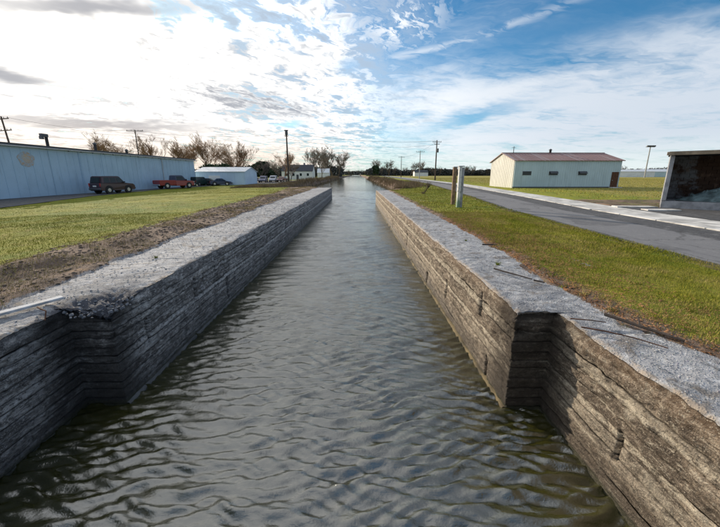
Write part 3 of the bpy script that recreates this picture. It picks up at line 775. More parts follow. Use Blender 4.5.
# pale building on the right
def metal_building():
    w, d, he, hr = 14.0, 7.0, 2.13+1.50, 4.62
    he = 3.62
    cx_, cy_ = 27.6, 43.6
    root = gable_building('metal_building', cx_, cy_, w, d, 1.5, he-.1, hr, M_teal, M_cream, M_roofred, 'pale teal metal building with cream end wall and rusty red roof', 'building')
    fy = -d/2-.06
    m = MB()
    for i in range(47): m.box((-w/2+.15+i*.3, fy-.012, he/2-.05), (.05, .024, he-.12))
    o = m.build('siding_rib', M_teal, root); o['kind'] = 'stuff'
    m = MB()
    for i in range(24):
        yy_ = -d/2+.2+i*.29; hh = he-.1+(hr-he+.1)*(1-abs(yy_)/(d/2)); m.box((-w/2-.07, yy_, hh/2), (.024, .05, hh-.1))
    o = m.build('end_rib', M_cream, root); o['kind'] = 'stuff'
    m = MB()
    for i in range(36):
        x_ = -w/2-.1+i*.405; m.box((x_, -(d/4+.1), (hr+he)/2+.02), (.04, d/2+.55, .03), rx=math.atan2(hr-he+.1, d/2))
    o = m.build('roof_rib', M_roofred, root); o['kind'] = 'stuff'
    m = MB(); m.box((0, 0, hr+.11), (w+.5, .3, .05)); m.build('ridge_cap', M_roofred, root)
    m = MB(); m.box((0, fy-.02, .06), (w+.1, .05, .22)); m.build('plinth', M_trim, root)
    for i, x_ in enumerate((-5.35, -1.85, 2.0)):
        f = MB().box((x_, fy-.02, 1.92), (1.15, .05, .5), bev=.01).build('window', M_trim, root)
        MB().box((x_, fy-.05, 1.92), (1.0, .02, .36)).build('pane', M_glass, f)
        if i > 0: MB().box((x_, fy-.16, 2.02), (1.02, .03, .36), rx=-.8).build('awning_sash', M_trim, f)
    dr = MB().box((6.35, fy-.02, 1.05), (.92, .06, 2.05), bev=.01).build('door', M_iron, root)
    MB().box((6.06, fy-.07, 1.0), (.12, .05, .05)).build('handle', M_metal, dr)
    MB().box((6.35, fy-.35, .04), (1.3, .7, .16)).build('doorstep', M_conc, root)
    t = empty('ridge_vent', (cx_-.4, cy_, 1.5+hr+.1)); props(t, 'small dark vent standing on the red roof ridge', 'vent')
    MB().tube((0, 0, 0), (0, 0, .38), .15, n=10).build('vent_pipe', M_dark, t); MB().tube((0, 0, .38), (0, 0, .55), .26, .05, n=10).build('vent_cap', M_trim, t)
    t = empty('antenna_mast', (21.9, 43.4, 1.5+hr)); props(t, 'thin mast on the left end of the red roof', 'mast')
    MB().tube((0, 0, 0), (0, 0, .95), .04, n=6).build('mast_pole', M_dark, t); MB().box((0, 0, .8), (.6, .04, .04)).build('mast_arm', M_dark, t)
metal_building()
# small pale shed beyond the long warehouse
def small_shed():
    w, d, he, hr = 10.4, 8.0, 2.75, 3.9
    root = gable_building('small_shed', -29.3, 70.0, w, d, .85, he+.2, hr, M_blue2, M_blue2, M_roofpale, 'small pale-blue shed with whitish roof beyond the end of the warehouse', 'shed')
    m = MB()
    for i in range(20): m.box((-w/2+.3+i*.52, -d/2-.075, he/2), (.05, .03, he))
    o = m.build('siding_rib', M_blue2, root); o['kind'] = 'stuff'
    b = MB().box((-1.2, -d/2-.08, 1.1), (2.4, .05, 2.1), bev=.01).build('garage_door', M_white, root)
    MB().box((-1.2, -d/2-.13, .5), (.3, .04, .06)).build('handle', M_trim, b)
small_shed()
# white house behind
def house():
    root = gable_building('white_house', -25.5, 135, 13, 8, 1.0, 3.6, 6.2, M_white, M_white, M_roofdark, 'white house with dark roof seen past the tall utility pole', 'house')
    for x_ in (-4.4, -1.5, 1.6, 4.6):
        f = MB().box((x_, -4.08, 2.1), (1.1, .06, 1.3)).build('window', M_white, root); MB().box((x_, -4.12, 2.1), (.9, .03, 1.1)).build('pane', M_glass, f)
    MB().box((2.4, 1.2, 6.4), (.7, .7, 1.4)).build('chimney', M_block, root)
    MB().box((.2, -4.08, 1.05), (1.0, .06, 2.1)).build('door', M_trim, root)
house()
gable_building('far_house', -20.5, 190, 7, 6, 1.2, 3.0, 5.4, M_white, M_white, M_roofpale, 'pale gabled house half hidden by the bare trees, right of the white house', 'house')
for (x_, y_, w_, d_, he, hr, mw, mr, lab) in [(170, 190, 22, 10, 3.4, 4.6, M_white, M_roofpale, 'long low white building far across the field'), (198, 200, 24, 12, 3.4, 5.0, M_teal, M_roofpale, 'pale green roofed low building far across the field, beside the open shed'), (160, 192, 5, 5, 3.0, 4.0, M_cream, M_roofpale, 'small cream hut at the left end of the far white building'), (58, 280, 12, 8, 3.4, 5.5, M_white, M_roofdark, 'distant small white house in front of the woods right of the poles')]:
    gable_building('low_building', x_, y_, w_, d_, 1.4, he, hr, mw, mw, mr, lab)

# ------------------------------------------------------------------ open shed (rotated 45 degrees)
def open_shed():
    root = empty('open_shed', (16.1, 15.8, 1.5), R(-45)); props(root, 'open-fronted concrete shed with stained walls and rubble inside, right edge', 'shed')
    w, d, h = 8.0, 3.4, 2.80; fl = .42
    MB().box((w/2, d/2, fl/2), (w, d, fl), bev=.02).build('floor_slab', M_block, root)
    MB().box((.07, d/2, (fl+h)/2), (.14, d-.02, h-fl), bev=.01).build('side_wall', M_block, root)
    MB().box((w-.07, d/2, (fl+h)/2), (.14, d-.02, h-fl), bev=.01).build('side_wall', M_block, root)
    m = MB()
    rr_ = random.Random(2); z = fl; row = 0
    while z < h-.02:
        hh = min(.2, h-z); x_ = .16 - (.2 if row % 2 else 0)
        while x_ < w-.16:
            a = max(x_, .16); b_ = min(x_+.4, w-.16)
            if b_-a > .05: m.box(((a+b_)/2, d-.15+rr_.uniform(-.012, .012), z+hh/2), (b_-a-.012, .2, hh-.012))
            x_ += .4
        z += .2; row += 1
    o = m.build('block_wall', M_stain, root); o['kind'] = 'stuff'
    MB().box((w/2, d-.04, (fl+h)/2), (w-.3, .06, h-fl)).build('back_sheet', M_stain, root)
    MB().box((w/2, d/2-.08, h+.06), (w+.14, d+.3, .12)).build('roof', M_roofdark, root)
    MB().box((w/2, -.22, h+.02), (w+.3, .08, .17), bev=.01).build('fascia', M_beige, root)
    MB().box((.09, .03, (fl+h)/2-.03), (.16, .12, h-fl-.12)).build('front_post', M_block, root)
    MB().box((w-.3, .03, (fl+h)/2-.03), (.16, .12, h-fl-.12)).build('front_post', M_block, root)
    m = MB(); m.box((2.9, d-.32, 1.75), (1.0, .06, .4)); m.build('notice_board', M_beige, root)
    # rubble heap
    rp = empty('rubble_heap', (18.1, 14.9, 1.93), R(-45)); props(rp, 'pale blue-green rubble heap on the floor of the open shed', 'rubble')
    n = 26; V = []
    for i in range(n):
        for j in range(n):
            u_, v_ = i/(n-1)*2-1, j/(n-1)*2-1; r = math.hypot(u_, v_)
            z_ = max(0, 1-r)*.95 + .10*float(fbm(np.array(u_*4), np.array(v_*4), 3, 77))*max(0, 1.05-r)
            V.append((.6+u_*2.1, .9+v_*1.0, z_-.01))
    link('heap', npmesh('heap', V, gridfaces(n, n), [M_heap]), rp)
    m = MB(); r2 = random.Random(4)
    for i in range(90):
        a = r2.uniform(0, 6.28); r = r2.random()**.7; s_ = r2.uniform(.06, .22)
        m.box((.6+2.0*r*math.cos(a), .9+.9*r*math.sin(a), .9*(1-r)+.03), (s_, s_*r2.uniform(.5, 1), s_*r2.uniform(.3, .8)), r2.uniform(0, 3), r2.uniform(-.6, .6), r2.uniform(-.6, .6))
    o = m.build('rubble_chunk', M_heap, rp); o['kind'] = 'stuff'
open_shed()

# ------------------------------------------------------------------ vehicles (nose towards +X, centre on the ground)
def loft_body(name, prof, halfw, mat_, parent, tuck=.10, bev=.035):
    """prof: closed side outline (x,z); sides lean in above the belt"""
    b = MB(); b.prism(prof, 'Y', -halfw, halfw)
    zs = [p[1] for p in prof]; zt = max(zs)
    for v in b.bm.verts:
        t = max(0, (v.co.z-.62)/(zt-.62)) if zt > .62 else 0
        v.co.y *= 1 - tuck*t*t
        e = max(0, abs(v.co.x)-1.7)/.8; v.co.y *= 1-.10*min(1, e)
    bmesh.ops.recalc_face_normals(b.bm, faces=b.bm.faces)
    bmesh.ops.bevel(b.bm, geom=list(b.bm.edges), offset=bev, segments=2, affect='EDGES', profile=.6)
    return b.build(name, mat_, parent, smooth=False)
def wheels(root, xs, hw, r=.36, w=.24):
    for x_ in xs:
        for s_ in (-1, 1):
            wh = MB().tube((x_, s_*(hw-.12)-w/2*s_*0-.0, r), (x_, s_*(hw-.12)+s_*.02, r), r*.4, n=10).build('wheel', M_dark, root)
            y0, y1 = s_*(hw-.24), s_*(hw+.0)
            ty = MB().tube((x_, y0, r), (x_, y1, r), r, n=20).build('tyre', M_dark, wh)
            MB().tube((x_, y1-s_*.02, r), (x_, y1+s_*.012, r), r*.60, r*.52, n=16).build('rim', M_chrome, wh)
def arch(root, xs, hw, r=.43):
    for x_ in xs:
        for s_ in (-1, 1): MB().tube((x_, s_*(hw-.2), .40), (x_, s_*(hw+.006), .40), r, n=18).build('wheel_arch', M_dark, root)
def make_suv(name, label, c, L=4.7, cat='car', low=False, group=None):
    t = empty(name, (0, 0, 0)); props(t, label, cat, group)
    pm = paint(name+'_paint_'+str(len(bpy.data.materials)), c); hw = .93; H = 1.78 if not low else 1.45; h = L/2
    belt = 1.08 if not low else .93
    loft_body('body', [(-h, .42), (-h+.02, belt-.08), (-h+.10, belt), (h-1.30, belt), (h-.25, belt-.12), (h-.03, belt-.28), (h, .45), (h-.15, .30), (-h+.15, .30)], hw, pm, t, .02)
    if low: cab = [(-h+.75, belt-.02), (-h+1.25, H-.03), (-h+1.5, H), (h-1.95, H), (h-1.75, H-.05), (h-1.15, belt-.02)]
    else: cab = [(-h+.12, belt-.02), (-h+.26, H-.06), (-h+.42, H), (h-1.95, H), (h-1.78, H-.05), (h-1.22, belt-.02)]
    b = MB(); b.prism(cab, 'Y', -hw+.04, hw-.04)
    for v in b.bm.verts: v.co.y *= 1-.17*max(0, (v.co.z-belt)/(H-belt))
    bmesh.ops.recalc_face_normals(b.bm, faces=b.bm.faces); bmesh.ops.bevel(b.bm, geom=list(b.bm.edges), offset=.05, segments=2, affect='EDGES')
    b.build('cabin', pm, t)
    # glass: side panes following the lean, windscreen, rear
    zb, zt = belt+.05, H-.14
    def yy(z): return (hw-.04)*(1-.17*max(0, (z-belt)/(H-belt)))+.006
    x_a = (-h+.42 if not low else -h+1.15); x_b = h-1.55; cuts = [x_a, x_a+(x_b-x_a)*.34, x_a+(x_b-x_a)*.67, x_b+.05]
    for s_ in (-1, 1):
        for i in range(3):
            a, e = cuts[i]+.05, cuts[i+1]-.04; sh0 = .18 if i == 2 else 0; sh1 = .0
            m = MB(); p = [(a, s_*yy(zb), zb), (e+sh0, s_*yy(zb), zb), (e-sh0*1.2, s_*yy(zt), zt), (a+(.12 if i == 0 else 0), s_*yy(zt), zt)]
            q = [(x, y_-s_*.02, z) for x, y_, z in p]; f = [m.bm.verts.new(v) for v in p]; g_ = [m.bm.verts.new(v) for v in q]
            m.bm.faces.new(f); m.bm.faces.new(g_[::-1])
            for k in range(4): m.bm.faces.new([f[k], g_[k], g_[(k+1) % 4], f[(k+1) % 4]])
            m.build('side_window', M_glass, t)
        MB().box((h-1.45, s_*(hw+.08), belt+.08), (.12, .18, .13), bev=.02).build('mirror', M_dark, t)
        MB().box((h-.05, s_*(hw-.26), belt-.34), (.10, .30, .16), bev=.02).build('headlight', M_lampwhite, t)
        MB().box((-h+.02, s_*(hw-.12), belt-.18), (.08, .16, .34), bev=.02).build('tail_lamp', M_lampred, t)
    fx0, fx1 = cab[-1][0], cab[-2][0]
    m = MB(); m.prism([(fx0-.02, zb), (fx0+.035-.03, zb+.03), (fx1+.05, zt), (fx1-.02, zt)], 'Y', -.66, .66); m.build('windscreen', M_glass, t)
    rx0, rx1 = cab[0][0], cab[1][0]
    m = MB(); k = (zt-belt)/(H-belt); m.prism([(rx0-.025, zb), (rx0+.03, zb), (rx1+.0, zt), (rx1-.06, zt)], 'Y', -.62, .62); m.build('rear_window', M_glass, t)
    for x_ in (-h-.02, h+.01): MB().box((x_, 0, .48), (.16, hw*1.86, .2), bev=.05).build('bumper', M_trim, t)
    MB().box((-h-.0, 0, belt-.3), (.05, .5, .14)).build('number_plate', M_white, t)
    arch(t, (-h+.92, h-.95), hw); wheels(t, (-h+.92, h-.95), hw)
    return t
def make_pickup(label):
    t = empty('pickup_truck', (0, 0, 0)); props(t, label, 'pickup truck'); pm = paint('truck_red', (.27, .018, .016)); L = 5.7; h = L/2; hw = .97
    loft_body('body', [(-.35, .45), (-.35, 1.12), (h-1.45, 1.12), (h-.22, 1.02), (h, .82), (h, .48), (h-.15, .35), (-.2, .35)], hw, pm, t, .02)
    bed = empty('cargo_bed', (0, 0, 0)); bed.parent = t
    bp = MB(); 
    for s_ in (-1, 1): bp.box((-1.6, s_*(hw-.05), .82), (2.45, .1, .70), bev=.02)
    bp.box((-.44, 0, .82), (.08, hw*1.9, .62)); bp.box((-1.6, 0, .55), (2.4, hw*1.8, .08)); bp.build('bed_side', pm, bed)
    MB().box((-h+.04, 0, .82), (.08, hw*1.92, .66), bev=.02).build('tailgate', pm, bed)
    cab = [(-.36, 1.10), (-.30, 1.78), (-.15, 1.86), (.78, 1.86), (.95, 1.80), (1.55, 1.10)]
    b = MB(); b.prism(cab, 'Y', -hw+.04, hw-.04)
    for v in b.bm.verts: v.co.y *= 1-.16*max(0, (v.co.z-1.1)/.76)
    bmesh.ops.recalc_face_normals(b.bm, faces=b.bm.faces); bmesh.ops.bevel(b.bm, geom=list(b.bm.edges), offset=.05, segments=2, affect='EDGES')
    b.build('cab', paint('truck_roof', (.05, .06, .11)), t)
    def yy(z): return (hw-.04)*(1-.16*max(0, (z-1.1)/.76))+.006
    for s_ in (-1, 1):
        m = MB(); p = [(-.2, s_*yy(1.17), 1.17), (1.30, s_*yy(1.17), 1.17), (.85, s_*yy(1.70), 1.70), (-.15, s_*yy(1.70), 1.70)]
        q = [(x, y_-s_*.02, z) for x, y_, z in p]; f = [m.bm.verts.new(v) for v in p]; g_ = [m.bm.verts.new(v) for v in q]
        m.bm.faces.new(f); m.bm.faces.new(g_[::-1])
        for k in range(4): m.bm.faces.new([f[k], g_[k], g_[(k+1) % 4], f[(k+1) % 4]])
        m.build('side_window', M_glass, t)
        MB().box((1.35, s_*(hw+.1), 1.2), (.12, .2, .2), bev=.02).build('mirror', M_dark, t)
        MB().box((h-.02, s_*(hw-.24), .86), (.08, .3, .18), bev=.02).build('headlight', M_lampwhite, t)
        MB().box((-h+.02, s_*(hw-.06), .9), (.08, .1, .36)).build('tail_lamp', M_lampred, t)
    m = MB(); m.prism([(1.53, 1.15), (1.56, 1.18), (1.02, 1.76), (.95, 1.76)], 'Y', -.68, .68); m.build('windscreen', M_glass, t)
    for x_ in (-h-.05, h+.02): MB().box((x_, 0, .52), (.16, hw*1.9, .2), bev=.04).build('bumper', M_chrome, t)
    arch(t, (-1.75, h-1.0), hw, .45); wheels(t, (-1.75, h-1.0), hw, .39)
    return t
def put(t, x, y, rz, z=None): t.location = (x, y, tz(x, y) if z is None else z); t.rotation_euler = (0, 0, R(rz)); return t
put(make_suv('suv', 'dark maroon suv parked against the long blue warehouse', (.035, .010, .018), 4.2, 'suv'), -29.7, 37.4, 76, tz(-29.6, 36.4)+.03).scale = (1, 1, 1.14)
put(make_pickup('red pickup truck with dark cab parked beyond the suv'), -29.8, 50.2, 62, tz(-29.6, 49.6)+.10).scale = (1, 1, 1.12)
put(make_suv('parked_car', 'dark green car parked just past the red pickup, at the warehouse end', (.012, .035, .030), 4.5, 'car', False), -32.2, 63.0, 78, tz(-31, 59)+.03)
put(make_suv('parked_car', 'black low car in front of the small pale shed, left one', (.012, .013, .018), 4.4, 'car', True), -31.6, 65.3, 10, tz(-31, 64)+.03)
put(make_suv('parked_car', 'dark blue car in front of the small pale shed, nearer the canal', (.015, .03, .085), 4.2, 'car', True), -28.4, 64.2, 20, tz(-28, 64)+.03)
row = [(-31.0, 84.5, 'parked_van', 'dark maroon tall car, first right of the small pale shed', (.10, .02, .02), False), (-28.4, 85, 'parked_car', 'white car second in the far parked row', (.6, .6, .62), True),
       (-25.9, 85, 'parked_car', 'grey-violet car in the middle of the far parked row', (.22, .20, .28), False), (-23.3, 85.5, 'parked_car', 'white tall car fourth in the far parked row', (.62, .60, .62), False), (-20.8, 85.2, 'parked_car', 'brownish red car at the canal end of the far parked row', (.22, .07, .05), True)]
for x_, y_, n_, lab, c_, lo in row: put(make_suv(n_, lab, c_, 4.4, 'car', lo, 'cars in the far parked row'), x_, y_, -96 if lo else -84, tz(x_, y_)+.06)

# ------------------------------------------------------------------ poles and wires
def pole(x, y, h, label, arms=((.6, 2.4),), r=.15, m=None, extra=None, lean=(0, 0), rz=0, group='utility poles'):
    t = empty('utility_pole', (x, y, tz(x, y)), rz); props(t, label, 'utility pole', group); t.rotation_euler = (lean[0], lean[1], rz)
    MB().tube((0, 0, -.3), (0, 0, h), r, r*.62, n=10).build('pole_shaft', m or M_pole, t)
    for dz_, w_ in arms:
        a = MB().box((0, -.12, h-dz_), (w_, .11, .13)).build('crossarm', m or M_pole, t)
        for q in (-.46, -.2, .2, .46): MB().tube((q*w_, -.12, h-dz_+.06), (q*w_, -.12, h-dz_+.28), .05, .03, n=6).build('insulator', M_dark, a)
    if extra == 'transformer':
        MB().tube((.28, -.2, h-3.4), (.28, -.2, h-2.3), .30, n=12).build('transformer', M_trim, t)
    if extra == 'top':
        MB().tube((0, -.0, h-.9), (0, 0, h+.1), .34, n=10).build('transformer', M_trim, t)
        MB().box((0, 0, h+.15), (1.0, .18, .16)).build('top_bracket', M_pole, t)
    return t
pole(-16.7, 75, 12.0, 'tallest dark utility pole left of the canal, among the bare trees', ((1.2, .9),), .24, extra='top')
pole(-54.3, 50, 11.1, 'leaning double-arm pole above the near part of the warehouse roof', ((.4, 2.4), (2.1, 2.3)), .16, lean=(0, -.07))
pole(-55.7, 80, 13.2, 'wide single-arm pole above the middle of the warehouse roof', ((.25, 4.2),), .17)
pole(23.0, 90, 11.3, 'dark utility pole with transformer right of the canal, tallest of the right-hand row', ((.5, 2.5), (1.1, 1.6)), .22, extra='transformer')
pole(22.2, 109, 9.8, 'pale utility pole with one arm, second in the right-hand row', ((.4, 3.0),), .17, M_palepole)
pole(23.0, 160, 10.8, 'small far utility pole with one arm, third in the right-hand row', ((.5, 3.2),), .2)
def wire(a, b, sag, label, r=.02, n=18):
    pts = [Vector(a).lerp(Vector(b), i/n) - Vector((0, 0, sag*4*(i/n)*(1-i/n))) for i in range(n+1)]
    m = MB()
    for p, q in zip(pts[:-1], pts[1:]): m.tube(p, q, r, n=5, caps=False)
    props(m.build('overhead_wire', M_wire), label, 'wire', 'overhead wires')
wire((-16.7, 75, 12.9), (23, 90, 12.6), 1.0, 'upper overhead wire crossing the canal between the two tall poles', .028)
wire((-16.7, 75, 11.5), (23, 90, 11.6), 1.3, 'lower overhead wire crossing the canal between the two tall poles', .022)
wire((23, 90, 12.5), (23, 160, 12.0), 1.2, 'overhead wire between the first and third poles of the right-hand row')
wire((-54.3, 50, 11.9), (-55.7, 80, 14.2), .8, 'overhead wire above the warehouse between its two poles', .02)
wire((-16.7, 75, 12.6), (-55.7, 80, 14.0), 1.0, 'overhead wire from the tall pole back over the warehouse', .02)
t = empty('floodlight_pole', (142, 150, 1.5)); props(t, 'tall floodlight pole far across the field', 'floodlight')
MB().tube((0, 0, 0), (0, 0, 14.6), .28, .2, n=8).build('pole_shaft', M_palepole, t)
MB().box((0, 0, 14.7), (4.2, .5, .3)).build('lamp_bar', M_trim, t)
for q in (-1.6, -.55, .55, 1.6): MB().box((q, -.4, 15.05), (.85, .5, .6)).build('lamp_head', M_trim, t)

# two posts on the right bank
t = empty('timber_post', (5.62, 17.6, 1.5)); props(t, 'brown timber post, the farther left one of the pair on the grass', 'post')
m = MB().box((0, 0, 1.08), (.20, .20, 2.2), bev=.02); m.build('shaft', M_wood, t); MB().box((0, 0, 2.2), (.23, .23, .05), bev=.01).build('cap', M_greywood, t)
t = empty('painted_post', (5.46, 16.05, 1.5)); props(t, 'white painted post, the nearer right one of the pair on the grass', 'post')
pm, gg = mat('flaking_white_post'); x, y, z = gg.sep(gg.pos)
c = gg.mix(gg.ramp(gg.noise(gg.pos, 6, 4), .5, .68), (.56, .56, .54), (.27, .27, .26)); c = gg.mix(gg.ramp(z + (gg.noise(gg.pos, 9, 3)-.5)*.3, 2.25, 1.75), c, (.16, .24, .17)); fin(gg, c, .7)
MB().box((-.06, 0, 1.09), (.15, .22, 2.2), bev=.015).build('shaft', pm, t)
MB().box((.085, .02, 1.06), (.12, .20, 2.12), bev=.012).build('shade_side', M_block, t)  # dark grey strip added to stand for the post's shaded side
MB().box((-.02, 0, 2.2), (.30, .25, .05), bev=.01).build('cap', M_greywood, t)

# ------------------------------------------------------------------ branches / trees
def grow(seed, H, spread, lv=4, trunk=.25, nlimb=10, up=.55, tri=3, minr=.012, k=(6, 5, 4)):
    r_ = random.Random(seed); segs = []
    def branch(p, d, L, r, lvl):
        n = (6, 5, 4, 3, 2)[lvl]; st = L/n; pts = [p]; rr = [r]
        for i in range(n):
            d = (d + Vector((r_.gauss(0, .13), r_.gauss(0, .13), r_.gauss(0, .08)+.05*(lvl > 0)))).normalized()
            p = p + d*st; pts.append(p); rr.append(max(minr, r*(1-(i+1)/n*.72)))
        for i in range(n): segs.append((pts[i], pts[i+1], rr[i], rr[i+1], lvl))
        if lvl+1 >= lv: return
        cnt = nlimb if lvl == 0 else k[lvl-1]
        for c in range(cnt):
            t = r_.uniform(.25 if lvl == 0 else .2, 1.0); i = min(n-1, int(t*n)); q = pts[i].lerp(pts[i+1], t*n-i)
            a = r_.uniform(0, 6.283); out = Vector((math.cos(a), math.sin(a), 0)); nd = (d*up + out*spread*r_.uniform(.5, 1.1) + Vector((0, 0, .35))).normalized()
            ll = (H*.52 if lvl == 0 else L*.52)*r_.uniform(.65, 1.1)*(1.15-.45*t if lvl == 0 else 1)
            branch(q, nd, ll, max(minr, rr[i]*.55), lvl+1)
    branch(Vector((0, 0, -.2)), Vector((0, 0, 1)), H*.62, trunk, 0)
    return segs
def segmesh(name, segs, m, tri=3):
    P0 = np.array([s_[0][:] for s_ in segs]); P1 = np.array([s_[1][:] for s_ in segs]); R0 = np.array([s_[2] for s_ in segs]); R1 = np.array([s_[3] for s_ in segs])
    d = P1-P0; d /= np.linalg.norm(d, axis=1)[:, None]+1e-9
    a = np.cross(d, np.array([.31, .87, .13])); a /= np.linalg.norm(a, axis=1)[:, None]+1e-9; b = np.cross(d, a)
    V = []
    for j in range(tri):
        th = 2*PI*j/tri; o_ = a*math.cos(th)+b*math.sin(th); V.append(P0+o_*R0[:, None])
    for j in range(tri):
        th = 2*PI*j/tri; o_ = a*math.cos(th)+b*math.sin(th); V.append(P1+o_*R1[:, None])
    n = len(segs); V = np.stack(V, 1).reshape(-1, 3); F = []
    base = np.arange(n)*2*tri
    for j in range(tri): F.append(np.stack([base+j, base+(j+1) % tri, base+tri+(j+1) % tri, base+tri+j], 1))
    return npmesh(name, V, np.concatenate(F), [m])
def tree_proto(seed, H, spread, mtw, trunk, nlimb, up=.55, minr=.02, lv=5, k=(6, 6, 5)):
    s_ = grow(seed, H, spread, lv, trunk, nlimb, up, minr=minr, k=k)
    return (segmesh('trunk', [q for q in s_ if q[4] <= 0], M_bark, 6), segmesh('crown', [q for q in s_ if q[4] > 0], mtw, 3))
def tree(proto, x, y, sc, rz, label, group=None, cat='tree', name='bare_tree', sz=1.0):
    t = empty(name, (x, y, tz(x, y)), rz); t.scale = (sc, sc, sc*sz); props(t, label, cat, group)
    link('trunk', proto[0], t); link('crown', proto[1], t); return t
pA = tree_proto(11, 12, .85, M_twigO, .30, 19, .5, 0.015)
pB = tree_proto(23, 12, .65, M_twigO, .26, 19, .7, 0.015)
pE = tree_proto(59, 12, 1.15, M_twigO, .30, 15, .38, 0.014)
pC = tree_proto(35, 12, .95, M_twigG, .28, 12, .5, 0.019)
pD = tree_proto(47, 12, .75, M_twigG, .22, 11, .6, 0.019)
tree(pA, -40.5, 86, 1.02, .3, 'large bare tree with tan twigs behind the small shed, left of the pair')
tree(pE, -33.5, 88, .98, 2.2, 'large bare tree with tan twigs behind the small shed, right of the pair')
tree(pB, -37.0, 92, .95, 1.2, 'bare upright tree between the large pair behind the small shed')
tree(pC, -28.5, 90, .62, 4.0, 'smaller grey bare tree behind the first far parked car')
lab = ['bare tan tree above the warehouse roof, leftmost of the row', 'bare tan tree above the warehouse roof, second of the row', 'bare tan tree above the warehouse roof, just right of the wide-arm pole', 'bare tan tree above the warehouse roof, fourth of the row', 'bare tan tree at the right end of the row above the warehouse roof']
for i, (x_, y_, s_) in enumerate([(-73, 92, 1.12), (-66, 90, 1.02), (-59.5, 92, 1.10), (-54, 93, 1.04), (-49.0, 90, .95)]): tree((pA, pE, pB, pE, pA)[i], x_, y_, s_, i*1.7, lab[i], 'bare trees above the warehouse')
for i, (x_, y_, s_, lb) in enumerate([(-27.5, 112, .72, 'small bare tree just left of the tall pole'), (-20.5, 95, .55, 'low bare tree touching the tall pole'), (-24.5, 104, .80, 'bare grey tree between the evergreen and the tall pole')]): tree((pC, pC, pA)[i], x_, y_, s_, i*2.1, lb)
tree(pD, -20.6, 150, 1.25, .5, 'narrow bare tree standing right of the white house')
tree(pD, -18.2, 160, 1.05, 2.5, 'narrow bare tree close to the far gabled house')
tree(pC, -16.8, 215, 1.95, .2, 'tallest bare tree on the left bank near the vanishing canal')
tree(pD, -20.5, 210, 1.6, 3.2, 'bare tree left of the tallest one on the left bank')
tree(pC, -13.8, 235, 1.75, 1.8, 'bare tree right of the tallest one, nearest the end of the canal')
tree(pC, -15.6, 300, 1.5, 4.4, 'far bare tree low at the end of the left bank')
for i, (x_, y_, s_, lb) in enumerate([(16.5, 250, 1.2, 'bare tree at the far end of the right bank, left of the row'), (27, 260, 1.25, 'bare tree at the far end of the right bank behind the red brush'), (40, 230, 1.0, 'small bare tree behind the third utility pole'), (62, 300, 1.25, 'bare tree behind the pale utility pole')]): tree((pD, pC, pC, pD)[i], x_, y_, s_, i*1.3, lb)

def leafy(name, x, y, w_, h_, m, label, n=5200, leaf=.26, cat='tree', lowest=.12, seed=0):
    t = empty(name, (x, y, tz(x, y))); props(t, label, cat); r_ = np.random.default_rng(seed+5)
    MB().tube((0, 0, -.2), (0, 0, h_*.5), .2, .1, n=8).build('trunk', M_bark, t)
    C = r_.normal(0, 1, (26, 3)); C /= np.linalg.norm(C, axis=1)[:, None]; C *= r_.uniform(.35, .80, (26, 1)); C[:, 2] = C[:, 2]*.8
    c = C[r_.integers(0, 26, n)]; d = r_.normal(0, 1, (n, 3)); d /= np.linalg.norm(d, axis=1)[:, None]
    p = c + d*r_.uniform(.10, .36, (n, 1)); p = p*np.array([w_/2, w_/2, h_*.46]) + np.array([0, 0, h_*.54]); p = p[p[:, 2] > h_*lowest*.4]
    n = len(p); a = r_.normal(0, 1, (n, 3)); a /= np.linalg.norm(a, axis=1)[:, None]; b = np.cross(a, r_.normal(0, 1, (n, 3))); b /= np.linalg.norm(b, axis=1)[:, None]
    L = leaf*r_.uniform(.6, 1.3, (n, 1)); V = np.stack([p-a*L-b*L*.5, p+a*L-b*L*.4, p+b*L], 1).reshape(-1, 3)
    link('crown', npmesh('crown', V, np.arange(3*n).reshape(-1, 3), [m]), t); return t
leafy('evergreen_tree', -29.4, 97, 7.6, 6.6, M_ever, 'round dark evergreen behind the far parked row', 6000, .30)
leafy('conifer', 12.9, 210, 5.2, 9.0, M_ever, 'dark conifer at the far end of the canal, right bank', 2600, .45, seed=3)
leafy('evergreen_shrub', -36.8, 80.5, 10.5, 5.6, M_ever, 'dark hedge-like shrub behind the roof of the small shed', 5000, .28, 'shrub', seed=8)

